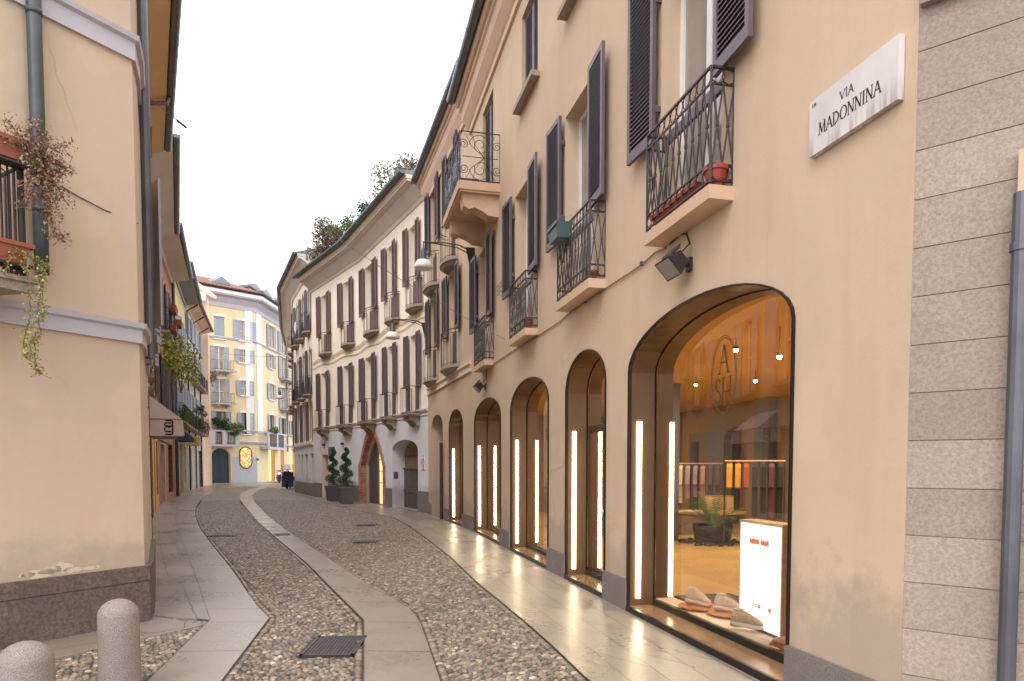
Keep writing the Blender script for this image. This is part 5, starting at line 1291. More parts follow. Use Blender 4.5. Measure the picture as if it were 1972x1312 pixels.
# oval window
n = 24; oc = ((ov[0] + ov[1]) / 2, (ov[2] + ov[3]) / 2); ow, oh = (ov[1] - ov[0]) / 2, (ov[3] - ov[2]) / 2
pts = []
for k in range(n): a = 2 * math.pi * k / n; x, y = math.cos(a), math.sin(a); pts.append((oc[0] + ow * x, oc[1] + (oh - ow) * (1 if y > 0 else -1) + ow * y))
m.face([FE.pos(*p, .03) for p in pts]); we = m.build('oval_window', M['lantern'], E)
m = MB(); m.tube([FE.pos(*p, .035) for p in pts + [pts[0]]], .06, 6, False); m.build('frame', M['bronze'], we)
for g in gaO:
    m = MB(); fill(m, FE, g, -.45); m.build('lit_arch_window', M['litpane'], E)
    m = MB(); outline_strip(m, FE, g, -.02, -.44, -.01, -.01); m.build('arch_lining', M['orange'], E)
cs = []
for e in EW:
    a, b, c, d = eb(*e[:4]); wdt = (b - a) / 2
    cl_ = e[4] == 'closed'
    window(E, FE, a, b, c, d, sh='shutG', closed=cl_, frm=e[5], pane='glassC' if e[3] < 790 else 'glassD', rec=.14, step=.12, rot=.05, shw=wdt * 1.05 if wdt > .5 else wdt, casing=None, sill=None if e[6] else ('white' if d - c < 2.4 else None), rails=1)
    m = MB(); F = FE.fr((a + b) / 2); m.box(F, -wdt - .15, wdt + .15, .003, .06, d + .03, d + .22); m.build('lintel_moulding', M['white'], E)
    if e[6]:
        x0, x1 = (a - wdt * .9, b + wdt * 1.3) if e[0] < 490 else (a - .4, b + 2.0)
        balcony(E, FE, x0, min(x1, FE.L), c, .9, .14, .95, 'band', circ=False, cross=False, bars=.3, brackets=2)
# pilasters, cornice, string courses
m = MB(); c1 = FE.cum[1]; m.ft(FE, c1 - 1.0, c1 - .25, .003, .07, FE.inv(480, 835)[1], EH); m.ft(FE, c1 + .35, c1 + 1.7, .003, .07, FE.inv(500, 835)[1], EH); m.build('pilaster', M['white'], E)
hs = FE.inv(495, 662)[1]; cornice(E, FE, 0, FE.L, [(0, hs), (.12, hs), (.16, hs + .12), (0, hs + .2)], 'band', 'upper_string_course')
hs = FE.inv(495, 855)[1]; cornice(E, FE, 0, FE.L, [(0, hs - .05), (.14, hs), (.2, hs + .15), (0, hs + .25)], 'band', 'lower_string_course')
hs = FE.inv(495, 832)[1]; cornice(E, FE, 0, FE.L, [(0, hs - .05), (.14, hs), (.14, hs + .12), (0, hs + .15)], 'band', 'middle_string_course')
cornice(E, FE, 0, FE.L, [(0, EH - 1.0), (.08, EH - 1.0), (.1, EH - .6), (.35, EH - .3), (.4, EH - .1), (.9, EH + .0), (.9, EH + .08), (0, EH + .1)], 'band')
cornice(E, FE, 0, FE.L, [(0, EH + .105), (.95, EH + .105), (1.0, EH + .45), (0, EH + .5)], 'white', 'cornice_edge')
gutter(E, FE, 0, FE.L, 1.05, EH + .62, .14, 'iron')
rt_ = NT('red_roof_tiles'); wv_ = rt_.n('ShaderNodeTexWave'); wv_.inputs['Scale'].default_value = 1.0; wv_.bands_direction = 'DIAGONAL'; rt_.l(rt_.vec((1, -1, 0)), wv_.inputs['Vector'])
rt_.col(rt_.mix(rt_.noise(3, 4), C(150, 106, 94), C(120, 84, 74))); rt_.rough(.8); M['tile'] = rt_.mat
m = MB(); m.sweep(FE, [(1.0, EH + .62), (-4.4, EH + 2.55), (-4.4, EH + 2.3), (1.0, EH + .4)], 0, FE.L, True); rf = m.build('roof', M['tile'], E)
m = MB()
for q in np.arange(.15, FE.L - .1, .34): m.tube([FE.pos(q, EH + .68, .98), FE.pos(min(q, FE.L), EH + 2.6, -4.3)], .075, 6, True)
m.build('tile_ridges', M['tile'], rf)
def dormer(x0, x1, y0, y1, depth_):
    a, b = FE.inv(x0, y1, depth_)[0], FE.inv(x1, y1, depth_)[0]; h0 = FE.inv((x0 + x1) / 2, y1, depth_)[1]; h1 = FE.inv((x0 + x1) / 2, y0, depth_)[1]; a, b = min(a, b), max(a, b)
    m = MB(); m.ft(FE, a, b, depth_ - 2.6, depth_, h0 - .4, h1); d_ = m.build('dormer', M['orange'], E)
    m = MB(); m.ft(FE, a - .3, b + .3, depth_ - 2.8, depth_ + .3, h1, h1 + .22); c = (a + b) / 2; P = FE.pos
    m.face([P(a - .3, h1 + .22, depth_ + .3), P(b + .3, h1 + .22, depth_ + .3), P(c, h1 + .75, depth_ + .2)]); m.face([P(a - .3, h1 + .22, depth_ + .3), P(c, h1 + .75, depth_ + .2), P(c, h1 + .75, depth_ - 2.6), P(a - .3, h1 + .22, depth_ - 2.6)]); m.face([P(b + .3, h1 + .22, depth_ + .3), P(c, h1 + .75, depth_ + .2), P(c, h1 + .75, depth_ - 2.6), P(b + .3, h1 + .22, depth_ - 2.6)])
    m.build('dormer_roof', M['zinc'], d_)
    m = MB(); m.ft(FE, a + .12, b - .12, depth_, depth_ + .03, h0 + .1, h1 - .1); m.build('dormer_window', M['winf'], d_)
dormer(417, 434, 548, 563, -.6); dormer(480, 500, 560, 576, -1.2); dormer(505, 518, 571, 585, -.9); dormer(530, 541, 586, 598, -.9)
m = MB(); p = FE.pos(FE.cum[1] - 1.8, 0, -3.); m.tube([(p[0], p[1], EH + 2), (p[0], p[1], EH + 5.2)], .03, 4); m.tube([(p[0] - .4, p[1], EH + 5), (p[0] + .4, p[1], EH + 5)], .02, 4); m.build('antenna', M['pipe'], E)
m = MB(); q = FE.inv(553, 800, .1)[0]; m.tube([FE.pos(q, 3.2, .12), FE.pos(q, EH - .6, .12), FE.pos(q, EH + .4, .95)], .07, 6); m.build('downpipe', M['shutR'], E)
# terrace with balustrade
x0, x1 = FE.inv(406, 845, .9)[0], FE.inv(461, 845, .9)[0]; tb = FE.inv(430, 856, .9)[1]; tp = FE.inv(430, 829, .9)[1]
m = MB(); m.ft(FE, max(x0, .02), x1, 0, .95, tb - .2, tb); bt_ = m.build('terrace', M['band'], E); m = MB()
m.ft(FE, max(x0, .02), x1, .78, .95, tp - .12, tp)
for q in (max(x0, .02), x0 + 1.0, x1 - .4): m.ft(FE, max(q, .02), q + .38, .76, .97, tb, tp - .12)
m.build('parapet', M['band'], bt_); m = MB()
for q in np.arange(max(x0, .02) + .3, x1 - .3, .16): m.tube([FE.pos(q, tb, .86), FE.pos(q, tp - .1, .86)], .035, 6)
m.build('balusters', M['pipe'], bt_)
x0, x1 = FE.inv(513, 845, .7)[0], FE.inv(546, 850, .7)[0]; m = MB(); m.ft(FE, x0, x1, 0, .9, tb - .35, tb - .1); b2 = m.build('terrace', M['band'], E)
m = MB(); m.ft(FE, x0, x1, .75, .9, tp - .1, tp); [m.ft(FE, q, q + .4, .74, .91, tb - .1, tp - .1) for q in (x0, (x0 + x1) / 2, x1 - .4)]; m.build('parapet', M['band'], b2); m = MB()
for q in np.arange(x0 + .5, x1 - .3, .25): m.tube([FE.pos(q, tb - .1, .82), FE.pos(q, tp - .1, .82)], .04, 6)
m.build('balusters', M['pipe'], b2)
bush('balcony_plants', 'dark green palm plants on the balustraded terrace over the teal door', FE.pos(FE.inv(425, 815, .7)[0], tp + .55, .6), (1.0, .5, .75), 900, 'leafd', .11, seed=21)
bush('balcony_plants', 'green trailing plants at the right end of the balustraded terrace', FE.pos(FE.inv(455, 815, .9)[0] , tp + .15, .9), (1.1, .5, .75), 1000, 'leafg', .09, seed=22)
bush('balcony_plants', 'small green plants on the stone terrace right of the yellow house corner', FE.pos(FE.inv(527, 825, .9)[0], tp + .3, .9), (.5, 1.2, .45), 500, 'leafg', .08, seed=23)
# ================================================================= SHOP INTERIOR (part of the shop building)
FLR = .10
def fit(a, b, c): return a + (b - a) * c
S0, S1, DI, HC = .12, 19.0, -7.2, 3.34
fl = NT('polished_ochre_floor'); fl.col(fl.mix(fl.ramp(fl.noise(.8, 5), [(.35, (0, 0, 0, 1)), (.65, (1, 1, 1, 1))]), C(212, 170, 98), C(184, 140, 76))); fl.rough(.28); M['ochref'] = fl.mat
M['ochrec'] = plaster('ochre_ceiling', C(206, 164, 100), .04, .1, .1); M['slate'] = paint('slate_wall_panel', C(92, 92, 104), .6, .1); M['taupe'] = paint('taupe_wall', C(140, 112, 90), .7, .08)
FI = Fac([AX(3.84), (AX(24)[0], 24.)], 'L')
m = MB(); P = FI.pos
m.face([P(S0, FLR, -.5), P(S1, FLR, -.5), P(S1, FLR, DI), P(S0, FLR, DI)]); fo = m.build('shop_floor', M['ochref'], A)
m = MB(); m.face([P(S0, HC, -.03), P(S1, HC, -.03), P(S1, HC, DI), P(S0, HC, DI)]); m.build('shop_ceiling', M['ochrec'], A)
m = MB(); m.face([P(S0, FLR, DI), P(S1, FLR, DI), P(S1, HC, DI), P(S0, HC, DI)]); m.face([P(S0, 0, -.03), P(S0, 0, DI), P(S0, HC, DI), P(S0, HC, -.03)]); m.face([P(S1, 0, -.03), P(S1, 0, DI), P(S1, HC, DI), P(S1, HC, -.03)])
m.build('shop_wall', M['taupe'], A)
m = MB()
for a, b, h in ((6.5, 7.4, HC), (8.2, 10.4, 2.5), (11.6, 12.2, HC), (13.2, 15.6, 2.6)): m.ft(FI, a, b, DI + .02, DI + .25, FLR, h)
m.ft(FI, 9.7, 10.15, -3.6, -3.2, FLR, HC); m.build('slate_panel', M['slate'], A)
o = shops[0]
m = MB(); m.ft(FI, o['s0'] + .01, o['s1'] - .01, -1.25, -.56, .02, .17); m.build('display_platform', M['bronzeD'], A)
m = MB(); m.ft(FI, o['s0'] + .01, o['s1'] - .01, -.55, -.33, .02, .15); m.build('inner_sill', M['cornT'], A)
for i, (q, d) in enumerate(((3.2, -2.2), (3.2, -5.2), (7.5, -2.4), (7.5, -5.4), (11.5, -3.5), (15.5, -3.5))):
    ld = bpy.data.lights.new('shop_light', 'AREA'); ld.energy = 72; ld.size = 1.3; ld.color = (1, .85, .60)
    lo = bpy.data.objects.new('shop_light', ld); COL.objects.link(lo); lo.location = P(q, HC - .06, d)
# ceiling spotlights
for i, (x, y, dp) in enumerate(((1417, 676, 9.2), (1501, 689, 8.4), (1340, 742, 13.), (1455, 735, 12.))):
    c = ATZ(x, y, dp); T = thing('ceiling_spotlight', ['warm ceiling spotlight beside the oval monogram', 'warm ceiling spotlight near the right edge of the big window', 'small ceiling spotlight deep in the shop, farthest to the left', 'small ceiling spotlight deep in the shop, behind the right half of the pane'][i], 'spotlight', c)
    m = MB(); m.lathe(c, [(0, -.02), (.02, -.016), (.028, .0), (.03, .03)], 12); m.build('bulb', M['spot'], T); m = MB(); m.lathe(c, [(.034, .02), (.034, .06), (.006, .065), (.006, max(.1, HC - c[2]))], 12); m.build('housing', M['iron'], T)
# light box
a = G(1424, 1196, .17); b = G(1503, 1229, .17); dv = np.array(b) - np.array(a); Lb = np.linalg.norm(dv); an = math.atan2(dv[1], dv[0])
F = frame(a[0], a[1], an, .17); T = thing('light_box', 'tall glowing white light box with orange lettering standing in the big shop window', 'light box', (*a, .17))
o_, t_, n_ = F; HB = ATZ(1424, 1003, a[1])[2] - .17
m = MB(); m.box(F, 0, Lb, 0.0, .17, 0, HB); m.box(F, -.012, 0, -.004, .175, 0, HB); m.box(F, Lb, Lb + .012, -.004, .175, 0, HB); m.box(F, -.012, Lb + .012, -.004, .175, HB, HB + .015)
m.build('case', paint('beige_case', C(206, 168, 128)), T)
m = MB(); m.box(F, .01, Lb - .01, -.006, -.002, .01, HB - .01); M['lbox'] = emit('light_box_face', (1, .975, .93, 1), 1.25); m.build('lit_face', M['lbox'], T)
M['orangeink'] = emit('orange_ink', (.9, .16, .03, 1), .8); M['redink'] = paint('faint_red_ink', C(226, 150, 140)); M['greyink'] = emit('faint_ink', (.86, .74, .68, 1), 1.0)
m = MB(); q = o_ + t_ * 0 - n_ * .0075; r_ = random.Random(3)
def S(a, b, c, d, w_): stroke(m, q, t_, up, -n_, (a * Lb, b * HB), (c * Lb, d * HB), w_)
x = .27
for k, hh in enumerate((.052, .05, .055, .05, .055, 0, .05, .045, .045, .055)):
    if hh:
        S(x, .800, x + .012, .800 + hh, .017); S(x + .012, .800 + hh * .5, x + .036, .800 + hh * .7, .016); S(x + .034, .80, x + .030, .80 + hh * .8, .015); S(x, .808, x + .036, .806, .012)
    x += .045
m.build('orange_lettering', M['orangeink'], T)
m = MB()
for z, x0, x1 in ((.655, .28, .68), (.635, .28, .68), (.60, .28, .62), (.585, .28, .55), (.49, .40, .58), (.46, .30, .66), (.445, .30, .66), (.43, .30, .6)):
    xx = x0
    while xx < x1: l = r_.uniform(.02, .06); S(xx, z, min(xx + l, x1), z, .0065); xx += l + .018
for k in range(24):
    a1_, a2_ = 2 * math.pi * k / 24, 2 * math.pi * (k + 1) / 24; S(.16 + .05 * math.cos(a1_), .24 + .062 * math.sin(a1_), .16 + .05 * math.cos(a2_), .24 + .062 * math.sin(a2_), .004)
m.build('small_print', M['greyink'], T)
m = MB()
for xx in (.38, .43, .49, .52): S(xx, .20, xx + .02, .235, .014); S(xx + .02, .20, xx, .23, .012)
S(.765, .19, .735, .225, .02); S(.765, .19, .795, .225, .02); S(.75, .225, .765, .21, .02); S(.78, .225, .765, .21, .02)
m.build('heart_and_marks', M['orangeink'], T)
# trainers on discs
M['shoe'] = paint('pale_knit_trainer', C(216, 200, 186), .7, .12, 0, .5, 30); M['shoeb'] = paint('beige_trainer', C(190, 160, 118), .7, .2, 0, .5, 30); M['sole'] = paint('white_rubber_sole', C(226, 216, 204), .5, .08, 0, .3, 20); M['disc'] = paint('orange_disc', C(190, 112, 58), .5, .1)
def trainer(name, lab, c, ang, mat, lift=0):
    T = thing(name, lab, 'shoe', tuple(c), 'trainers displayed in the big window'); o, t, n = frame(c[0], c[1], ang, c[2])
    def loft(m, st, nseg=12):
        base = len(m.v)
        for (x, w_, zb, zt) in st:
            for k in range(nseg):
                a = 2 * math.pi * k / nseg; yy = w_ * math.cos(a); zz = 1.2 * ((zb + zt) / 2 + (zt - zb) / 2 * math.sin(a)); p = o + x * t + yy * n + zz * up; m.v.append(tuple(p))
        for i in range(len(st) - 1):
            for k in range(nseg): q = base + i * nseg + k; q2 = base + i * nseg + (k + 1) % nseg; m.f.append((q, q2, q2 + nseg, q + nseg)); m.mi.append(0)
        m.f.append(tuple(base + k for k in range(nseg))); m.mi.append(0); e = base + (len(st) - 1) * nseg; m.f.append(tuple(e + k for k in range(nseg))); m.mi.append(0)
    m = MB(); loft(m, [(-.155, .022, .02, .035), (-.15, .038, .005, .05), (-.10, .044, 0, .052), (-.04, .036, .006, .046), (.02, .042, .004, .044), (.08, .052, 0, .04), (.13, .040, .004, .04), (.155, .018, .014, .034)]); so_ = m.build('sole', M['sole'], T, smooth=True)
    m = MB(); loft(m, [(-.148, .026, .04, .10), (-.13, .034, .035, .135), (-.09, .038, .035, .145), (-.04, .037, .03, .135), (0.0, .036, .03, .122), (.05, .040, .03, .098), (.10, .043, .03, .076), (.135, .032, .03, .06), (.15, .012, .034, .05)]); ub = m.build('upper', mat, T, smooth=True)
    m = MB(); 
    for k in range(5): xk = -.02 + k * .024; zk = 1.2 * (.136 - k * .0115); m.tube([o + xk * t - .024 * n + (zk - .006) * up, o + xk * t + (zk + .004) * up, o + (xk + .01) * t + .024 * n + (zk - .006) * up], .004, 5)
    m.tube([o - .075 * t - .03 * n + .17 * up, o - .125 * t + .17 * up, o - .075 * t + .03 * n + .17 * up, o - .035 * t + .172 * up, o - .075 * t - .03 * n + .17 * up], .008, 6)
    m.build('laces', M['sole'], T, smooth=True); m = MB(); m.box((o, t, n), .12, .158, -.022, .022, .006, .03); m.build('toe_tip', M['disc'], T); return T
for i, (x, y, an, mt, dsc) in enumerate(((1345, 1165, -.9, 'shoe', 1), (1404, 1178, -.7, 'shoe', 1), (1440, 1207, -.55, 'shoeb', 0))):
    p = G(x, y, .19); 
    if dsc:
        dT = thing('display_disc', ['orange disc under the left-hand pale trainer', 'orange disc under the middle pale trainer'][i], 'disc', (*p, .17)); m = MB(); m.lathe((*p, .17), [(0, .0), (.2, 0), (.205, .008), (.2, .016), (0, .016)], 32); m.build('plate', M['disc'], dT); m = MB(); m.lathe((*p, .17), [(.205, .004), (.207, .008), (.205, .012)], 32); m.build('edge', M['orange'], dT)
    trainer('trainer', ['pale trainer on the left-hand orange disc', 'white trainer on the middle orange disc against the light box', 'beige chunky trainer standing on the dark platform in front of the light box'][i], (p[0], p[1], .187 if dsc else .172), an, M[mt])
p = G(1519, 1245, .17); dT = thing('display_disc', 'orange disc cut off by the right edge of the big window', 'disc', (*p, .17)); m = MB(); m.lathe((*p, .17), [(0, .0), (.15, 0), (.12, .05), (.05, .075), (0, .08)], 24); m.build('plate', M['disc'], dT, smooth=True); m = MB(); m.lathe((*p, .17), [(.151, .001), (.153, .004), (.151, .007)], 24); m.build('edge', M['orange'], dT)
# potted cycad
p = np.array((*G(1372, 1046, FLR), FLR)); T = thing('potted_palm', 'spiky green cycad in a dark pot of stones on the ochre shop floor', 'plant', tuple(p)); r_ = np.random.default_rng(5)
m = MB(); m.lathe(p, [(0, 0), (.30, 0), (.36, .1), (.40, .36), (.37, .38), (.33, .34), (0, .33)], 20); m.build('pot', M['bronzeD'], T, smooth=True)
m = MB()
for k in range(60):
    a, rr = r_.uniform(0, 6.28), r_.uniform(.30, .62); c = p + np.array((rr * math.cos(a), rr * math.sin(a), 0)); s_ = r_.uniform(.04, .08); m.lathe(c, [(s_, 0), (s_ * .9, s_ * .5), (s_ * .4, s_ * .8), (0, s_ * .85)], 6)
m.build('pebbles', M['bronzeD'], T, smooth=True); f = MB(); sm_ = MB()
for k in range(34):
    a = r_.uniform(0, 6.28); el = r_.uniform(.35, 1.35); Lf = r_.uniform(.7, 1.0); d = np.array((math.cos(a) * math.cos(el), math.sin(a) * math.cos(el), math.sin(el))); hz_ = np.array((math.cos(a), math.sin(a), 0)); sd_ = np.array((-math.sin(a), math.cos(a), 0)); pts = []
    for i in range(15): u = i / 14; pts.append(p + np.array((0, 0, .34)) + d * Lf * u + np.array((0, 0, -.42)) * u * u * math.cos(el) + hz_ * .1 * u)
    sm_.tube(pts, [.008 - .0004 * i for i in range(15)], 4, False)
    for i in range(3, 15):
        for sg in (-1, 1):
            l = .17 * math.sin(math.pi * min(1, (i - 1.5) / 14)) + .03; tip = pts[i] + sd_ * sg * l + (pts[min(i + 1, 14)] - pts[i]) * 1.2 + np.array((0, 0, .02)); w2 = (pts[i] - pts[i - 1]) * .22; f.face([pts[i] - w2, pts[i] + w2, tip])
f.build('fronds', M['leafg'], T); sm_.build('stalks', M['leafg'], T)
# table, counter, crate, rails with clothes
c = ATZ(1365, 985, 15.6); T = thing('low_table', 'long oval ochre table top behind the potted cycad', 'table', (c[0], c[1], FLR)); m = MB(); N_ = 28; o, t, n = FI.fr(5)
xx_ = np.array((1., 0, 0)); yy_ = np.array((0, 1., 0)); R1 = [np.array(c) + xx_ * .85 * math.cos(2 * math.pi * k / N_) + yy_ * .45 * math.sin(2 * math.pi * k / N_) for k in range(N_)]
m.face(R1); m.face([q - up * .05 for q in R1]); [m.face([R1[k], R1[(k + 1) % N_], R1[(k + 1) % N_] - up * .05, R1[k] - up * .05]) for k in range(N_)]; m.build('table_top', M['ochrec'], T)
for sx in (-.5, .5): m = MB(); m.tube([(c[0] + sx, c[1], FLR), (c[0] + sx, c[1], c[2] - .05)], .05, 8); m.build('leg', M['taupe'], T)
p = G(1290, 1033, FLR); T = thing('display_counter', 'low taupe display counter on the left inside the shop', 'counter', (*p, FLR)); F = frame(p[0], p[1] + .3, 0, FLR); m = MB(); m.box(F, -1.5, 1.3, 0, .7, 0, .48); m.build('body', M['taupe'], T); m = MB(); m.box(F, -1.55, 1.35, -.05, .75, .48, .52); m.build('top', M['ochrec'], T)
c2 = ATZ(1385, 982, 15.5); T = thing('wooden_crate', 'open pale wooden box standing on the oval table', 'box', (c2[0], c2[1], c[2])); F = frame(c2[0], c2[1], .1, c[2] + .002); m = MB(); m.box(F, -.25, .25, .2, .22, 0, .36); m.box(F, -.25, -.23, -.2, .2, 0, .36); m.box(F, .23, .25, -.2, .2, 0, .36); m.box(F, -.25, .25, -.2, .2, 0, .02); m.build('panel', M['orange'], T); m = MB(); [m.tube([tuple(F[0] + a * F[1] + b * F[2] + .36 * up) for a, b in ((-.25, -.2), (.25, -.2), (.25, .22), (-.25, .22), (-.25, -.2))], .012, 4)]; m.build('rim', M['wood'], T)
GC = {k: paint(k + '_cloth', v, .9, .15, 0, .3, 8) for k, v in dict(cream=C(206, 186, 160), lilac=C(150, 132, 150), plum=C(92, 60, 78), dark=C(44, 38, 46), ochre=C(206, 148, 60), rust=C(150, 84, 56), rose=C(170, 120, 120)).items()}
def rack(name, lab, x0, x1, y, dp, items, glab):
    a, b = np.array(ATZ(x0, y, dp)), np.array(ATZ(x1, y, dp)); T = thing(name, lab, 'clothes rail', (a[0], a[1], FLR)); m = MB(); m.tube([a, b], .016, 6); m.build('rail', M['orange'], T); m = MB()
    for q in (a, b): m.tube([(q[0], q[1], FLR), tuple(q)], .014, 6)
    m.build('upright', M['bronze'], T); n = len(items)
    for i, (ck, ln) in enumerate(items):
        c = a + (b - a) * (i + .6) / (n + .2); g = thing('hanging_garment', glab[i], 'garment', tuple(c + np.array((0, 0, -ln - .1)))); m = MB(); w_ = .20; dd = np.array((.35, 1, 0)); dd /= np.linalg.norm(dd); dx = np.array((1, -.35, 0)); dx /= np.linalg.norm(dx); pr = [(-.06, -.05), (-w_, -.12), (-w_ - .07, -.5), (-w_ - .01, -.52), (-w_ + .02, -.3), (-w_ * .9, -ln), (w_ * .9, -ln), (w_ - .02, -.3), (w_ + .01, -.52), (w_ + .07, -.5), (w_, -.12), (.06, -.05)]
        A_, B_ = [c + x * dd + z * up - .05 * dx for x, z in pr], [c + x * dd + z * up + .05 * dx for x, z in pr]; m.face(A_); m.face(B_[::-1]); [m.face([A_[k], A_[(k + 1) % 12], B_[(k + 1) % 12], B_[k]]) for k in range(12)]; m.build('cloth', GC[ck], g)
        m = MB(); m.tube([c + up * .0, c - up * .05, c - dd * .17 - up * .11], .006, 4); m.tube([c - up * .05, c + dd * .17 - up * .11], .006, 4); m.build('hanger', M['orange'], g)
rack('clothes_rail', 'clothes rail with pale and plum garments deep in the left of the shop', 1303, 1392, 893, 16.6, [('cream', .95), ('lilac', .85), ('lilac', .8), ('rose', .85), ('plum', .8), ('plum', .7)], ['long cream garment at the left end of the far rail', 'lilac garment next to the cream one on the far rail', 'second lilac garment on the far rail, left of the rose one', 'rose garment on the far rail', 'plum garment right of the rose one on the far rail', 'short plum garment at the right end of the far rail'])
rack('clothes_rail', 'clothes rail with ochre hangers and dark garments behind the light box', 1396, 1512, 888, 13.2, [('ochre', .42), ('ochre', .5), ('rust', .55), ('dark', 1.05), ('dark', 1.0), ('plum', 1.1), ('dark', 1.1)], ['shorter ochre garment at the left end of the rail behind the light box', 'longer ochre garment on the rail behind the light box', 'rust garment on the rail behind the light box', 'dark garment beside the rust one behind the light box', 'dark garment left of the plum one behind the light box', 'plum garment among the dark ones behind the light box', 'dark garment at the right end of the rail behind the light box'])

# ================================================================= STREET OBJECTS
def bollard(lab, px, py, rad, h):
    p = G(px, py); T = thing('bollard', lab, 'bollard', (*p, 0), 'granite bollards in the foreground'); m = MB()
    pr = [(rad * 1.04, -.02), (rad * 1.03, h * .2), (rad, h * .5), (rad * .985, h - rad * .85)] + [(rad * .985 * math.cos(a), h - rad * .85 + rad * .85 * math.sin(a)) for a in np.linspace(.12, math.pi / 2, 9)]
    m.lathe((*p, 0), pr, 32); m.build('shaft', M['bollard'], T, smooth=True); m = MB(); m.lathe((*p, 0), [(rad * 1.12, -.02), (rad * 1.12, .012), (rad * 1.03, .014)], 32); m.build('mortar_collar', M['granite'], T); return T
bollard('round topped grey granite bollard standing whole in the left foreground', 232, 1335, .135, .69)
bollard('round topped grey granite bollard cut off by the bottom left corner', 55, 1440, .145, .63)
def floodlight(lab, px, py, fac, sc, cable):
    q, h = fac.inv(px, py); d = .02; T = thing('floodlight', lab, 'floodlight', fac.pos(q, h, 0), 'floodlights on the cream wall'); o, t, n = fac.fr(q, h, 0)
    m = MB(); m.box((o, t, n), -.04, .04, 0, .03, -.06, .06); m.tube([o + n * .02, o + n * .12], .02, 6); m.build('bracket', M['iron'], T)
    m = MB(); sc = sc * .82; cc_ = o + n * .2 * sc + up * .0; an = .75; tt_, nn_, uu = t, n * math.cos(an) - up * math.sin(an), up * math.cos(an) + n * math.sin(an)
    Q = lambda a, b, c: cc_ + a * tt_ * sc + b * nn_ * sc + c * uu * sc
    m.hexa([Q(-.10, -.10, -.07), Q(.10, -.10, -.07), Q(.17, .10, -.12), Q(-.17, .10, -.12), Q(-.10, -.10, .07), Q(.10, -.10, .07), Q(.17, .10, .12), Q(-.17, .10, .12)]); m.box((cc_ + uu * .09 * sc, tt_, nn_), -.12 * sc, .12 * sc, -.10 * sc, .04 * sc, .0, .05 * sc)
    h_ = m.build('housing', M['iron'], T); m = MB(); m.face([Q(-.15, .102, -.105), Q(.15, .102, -.105), Q(.15, .102, .105), Q(-.15, .102, .105)]); m.build('front_glass', M['glassC'], h_)
    m = MB(); m.tube([o + n * .1 + up * .1] + [np.array(fac.pos(*fac.inv(x, y, .02), .02)) for x, y in cable], .008, 4); m.build('feed_cable', M['iron'], T)
floodlight('larger floodlight between the nearest french balcony and the big lit arch', 1330, 510, FA, 1.0, [(1328, 470), (1322, 450), (1310, 452), (1290, 470)])
floodlight('smaller floodlight under the fourth french balcony', 936, 745, FA, 1.0, [(937, 730), (936, 712)])
T = thing('wall_cable', 'brown cable drooping along the cream wall under the french balconies', 'cable', FA.pos(*FA.inv(1280, 476, 0), 0)); m = MB(); pts = []
for x, y in ((1282, 478), (1262, 486), (1238, 508), (1215, 524), (1196, 536), (1157, 562), (1130, 580), (1100, 600), (1080, 618), (1036, 647), (1000, 668), (975, 684), (932, 714)): pts.append(FA.pos(*FA.inv(x, y, .015), .015))
m.tube(pts, .009, 5); m.build('conductor', M['wood'], T); m = MB(); [m.box(FA.fr(FA.inv(x, y)[0], FA.inv(x, y)[1]), -.012, .012, 0, .03, -.02, .02) for x, y in ((1238, 508), (1130, 580), (1036, 647))]; m.build('clip', M['iron'], T)
def street_lamp(lab, fac, q, h, reach, drop=.32, sc=1.0):
    T = thing('street_lamp', lab, 'street lamp', fac.pos(q, h, 0), 'lamps on curved iron arms'); o, t, n = fac.fr(q, h, 0); m = MB()
    m.hexa([tuple(o + a * t + b * n + c * up) for a, b, c in ((-.03, 0, -.62), (.03, 0, -.62), (.03, .06, -.6), (-.03, .06, -.6), (-.03, 0, .1), (.03, 0, .1), (.03, .22, .1), (-.03, .22, .1))])
    m.build('bracket', M['iron'], T); m = MB()
    m.tube([o + .15 * n + .04 * up, o + reach * .3 * n + .14 * up, o + reach * .6 * n + .17 * up, o + reach * n + .15 * up], .016, 6); m.tube([o + .15 * n - .04 * up, o + reach * .35 * n + .08 * up, o + reach * .7 * n + .13 * up, o + reach * n + .15 * up], .013, 6)
    for k in (.25, .45, .65): m.tube([o + reach * k * n + .06 * up + .04 * k * up, o + reach * k * n + .15 * up], .01, 4)
    m.tube([o + reach * n + .17 * up, o + reach * n + .02 * up], .014, 6); m.build('arm', M['iron'], T)
    c = o + reach * n + (.02) * up; m = MB(); m.lathe(tuple(c), [(0, 0), (.04 * sc, -.01), (.05 * sc, -.05), (.075 * sc, -.10), (.085 * sc, -.26), (.10 * sc, -.30)], 16); m.build('cap', M['lampg'], T, smooth=True)
    m = MB(); m.lathe(tuple(c), [(.10 * sc, -.29), (.14 * sc, -.30), (.20 * sc, -.37), (.225 * sc, -.45), (.22 * sc, -.50), (.19 * sc, -.51), (0, -.50)], 20); m.build('shade', M['lampw'], T, smooth=True); return T
def lamp_on(lab, fac, wx, wy, lx, sc=1.0):
    q, h = fac.inv(wx, wy); best = None
    for rch in np.arange(.4, 3.0, .02):
        p = fac.pos(q, h, rch); px = CX + FPX * p[0] / (p[1] * math.cos(TH) - (p[2] - EYE) * math.sin(TH))
        if best is None or abs(px - lx) < best[0]: best = (abs(px - lx), rch)
    street_lamp(lab, fac, q, h, best[1], sc=sc)
lamp_on('white shaded street lamp hung nearest, below the cantilevered balcony', FA, 914, 486, 815, 1.0)
lamp_on('white shaded street lamp in front of the curved cream block', FB, 824, 628, 756, 1.05)
lamp_on('small white street lamp against the yellow house at the end of the street', FD, 572, 754, 538, 1.1)
